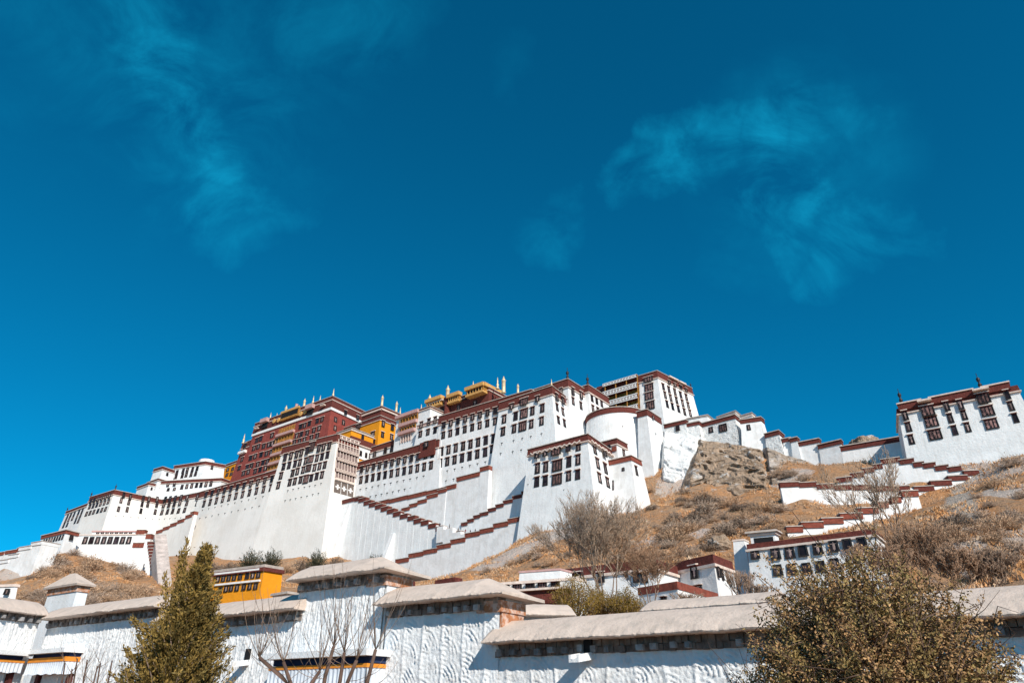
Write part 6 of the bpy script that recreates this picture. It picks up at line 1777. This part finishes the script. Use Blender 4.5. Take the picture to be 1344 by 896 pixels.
def scatter(poly, n, smin, smax, kinds):
    xs_ = [p[0] for p in poly]; ys_ = [p[1] for p in poly]; c = 0
    while c < n:
        x, y = random.uniform(min(xs_), max(xs_)), random.uniform(min(ys_), max(ys_))
        if inpoly(x, y, poly) and mnoise.noise(Vector((x * .035, y * .05, 3))) + random.uniform(-.35, .35) > -.05: put_shrub(random.choice(kinds), x, y, (smin + (smax * 1.15 - smin) * random.random() ** 2.2) * 1.75, *SL_, sq=random.uniform(.7, 1.05)); c += 1
scatter([(25, 788), (45, 738), (70, 732), (150, 742), (192, 762), (200, 800), (20, 800)], 95, 1.2, 3.2, (0, 1, 4, 5, 5, 1))
scatter([(852, 640), (905, 650), (990, 668), (1015, 690), (975, 722), (880, 735), (862, 700)], 85, 1.0, 2.7, (0, 1, 5, 4, 2))
scatter([(660, 738), (700, 728), (760, 708), (830, 705), (870, 735), (860, 760), (700, 755), (650, 752)], 36, .9, 2.3, (0, 1, 5, 4))
scatter([(1290, 640), (1344, 640), (1344, 760), (1290, 760), (1240, 690)], 26, .9, 2.1, (1, 5, 0))
scatter([(1020, 676), (1090, 690), (1060, 700), (1010, 712)], 12, .9, 1.6, (1, 5)); scatter([(1010, 612), (1060, 622), (1090, 616), (1050, 634), (1020, 640)], 10, .9, 1.9, (4, 0, 5))
for kd, px, py, sz, lab in ((2, 884, 694, 3.4, 'large round dark grey shrub just right of the low turret foot'), (2, 975, 690, 3.2, 'large dark shrub in the middle of the right slope'), (2, 856, 668, 2.6, 'dark shrub touching the right edge of the low turret'),
                           (2, 1256, 690, 3.9, 'big dark shrub beside the bare slope path'), (0, 1330, 612, 4.2, 'big grey shrub at the foot of the fortress, at the right edge'), (1, 1304, 640, 3.2, 'rusty shrub below the fortress wall'),
                           (0, 915, 620, 3.2, 'grey shrub leaning on the big cliff foot'), (0, 1018, 626, 3.4, 'grey shrub on the pale rock right of the cliff spur'), (2, 968, 668, 3.0, 'dark shrub at the foot of the grey cliff'), (0, 1290, 680, 2.4, 'grey shrub right of the bare path'),
                           (0, 97, 728, 3.6, 'tall grey shrub under the corner of the left pavilion'), (0, 165, 737, 3.8, 'grey shrub at the foot of the red-curtained range'), (0, 55, 733, 3.4, 'grey shrub below the slit windows of the left pavilion'), (2, 45, 760, 3, 'dark shrub at the upper left of the left slope'),
                           (0, 640, 752, 2.6, 'grey shrub at the right foot of the big stair wall'), (1, 672, 742, 2.8, 'brown shrub in a dip below the front tower'), (2, 868, 730, 2.0, 'dark shrub above the brown-roofed house'), (0, 945, 703, 2.4, 'grey shrub behind the whitened boulder')):
    random.seed(int(px)); put_shrub(kd, px, py, sz, lab, None, .85)
for i, (px, py, sz, kd) in enumerate(((900, 648, 3.4, 0), (922, 655, 4.2, 1), (943, 660, 3.6, 0), (962, 664, 4.4, 1), (986, 667, 3.2, 2), (1004, 670, 4.2, 1), (1024, 672, 3.6, 0), (1034, 655, 3.0, 1))):
    random.seed(500 + i); put_shrub(kd, px, py, sz, 'brown scrubby shrub growing along the foot of the bare cliff', 'scrub along the foot of the cliff', .8)
for i, (px, py, sz, kd) in enumerate(((248, 757, 4, 1), (262, 753, 4.6, 2), (281, 752, 4.6, 2), (301, 750, 4.8, 2), (327, 748, 5.6, 3), (354, 746, 5.4, 3), (378, 752, 4.6, 1), (396, 750, 6.0, 2), (414, 747, 5.2, 3), (440, 745, 5.2, 2))):
    random.seed(300 + i); put_shrub(kd, px, py, sz, 'bushy dark shrub in the row at the foot of the long white walls', 'shrub row under the long white walls', 1.15)
for i, (px, py, sz, kd, lab) in enumerate(((490, 746, 4.6, 3, 'dark green shrub sheltered below the long stair wall'), (546, 752, 3.0, 0, 'small grey shrub between the two stair walls'), (468, 748, 3.6, 0, 'grey shrub beside the white buttress'))):
    put_shrub(kd, px, py, sz, lab, None, 1.0)

# ---- dry grass on the slopes
def grass():
    n = 42000
    px = rng.uniform(-20, 1364, n * 3); py = rng.uniform(590, 800, n * 3)
    # sample on the plan, denser where the slope shows
    ang = rng.uniform(-38, 38, n * 4); D = rng.uniform(100, 310, n * 4)
    x = np.sin(np.radians(ang)) * D; y = np.cos(np.radians(ang)) * D
    keep = (vnoise(x, y, 9, 21) + vnoise(x, y, 3, 22) * .7 > .02); x, y = x[keep][:n], y[keep][:n]
    z = Hs(x, y); k = 4
    P = np.repeat(np.stack([x, y, z - .03], 1), k, 0) + rng.normal(size=(len(x) * k, 3)) * np.array([.25, .25, .02])
    dv = rng.normal(size=P.shape) * .5 + np.array((0, 0, 1.0))
    o = link('dry_grass', quads_mesh('dry_grass', P, dv, rng.uniform(.35, 1.0, len(P)), rng.uniform(.10, .26, len(P)), mat('straw_grass', (.64, .325, .135), var=.25, vscale=.15, col2=(.56, .43, .31), c2scale=.4, rough=.9)))
    tag(o, 'rusty dry grass tufts covering the hillside', 'grass', kind='stuff')
grass()
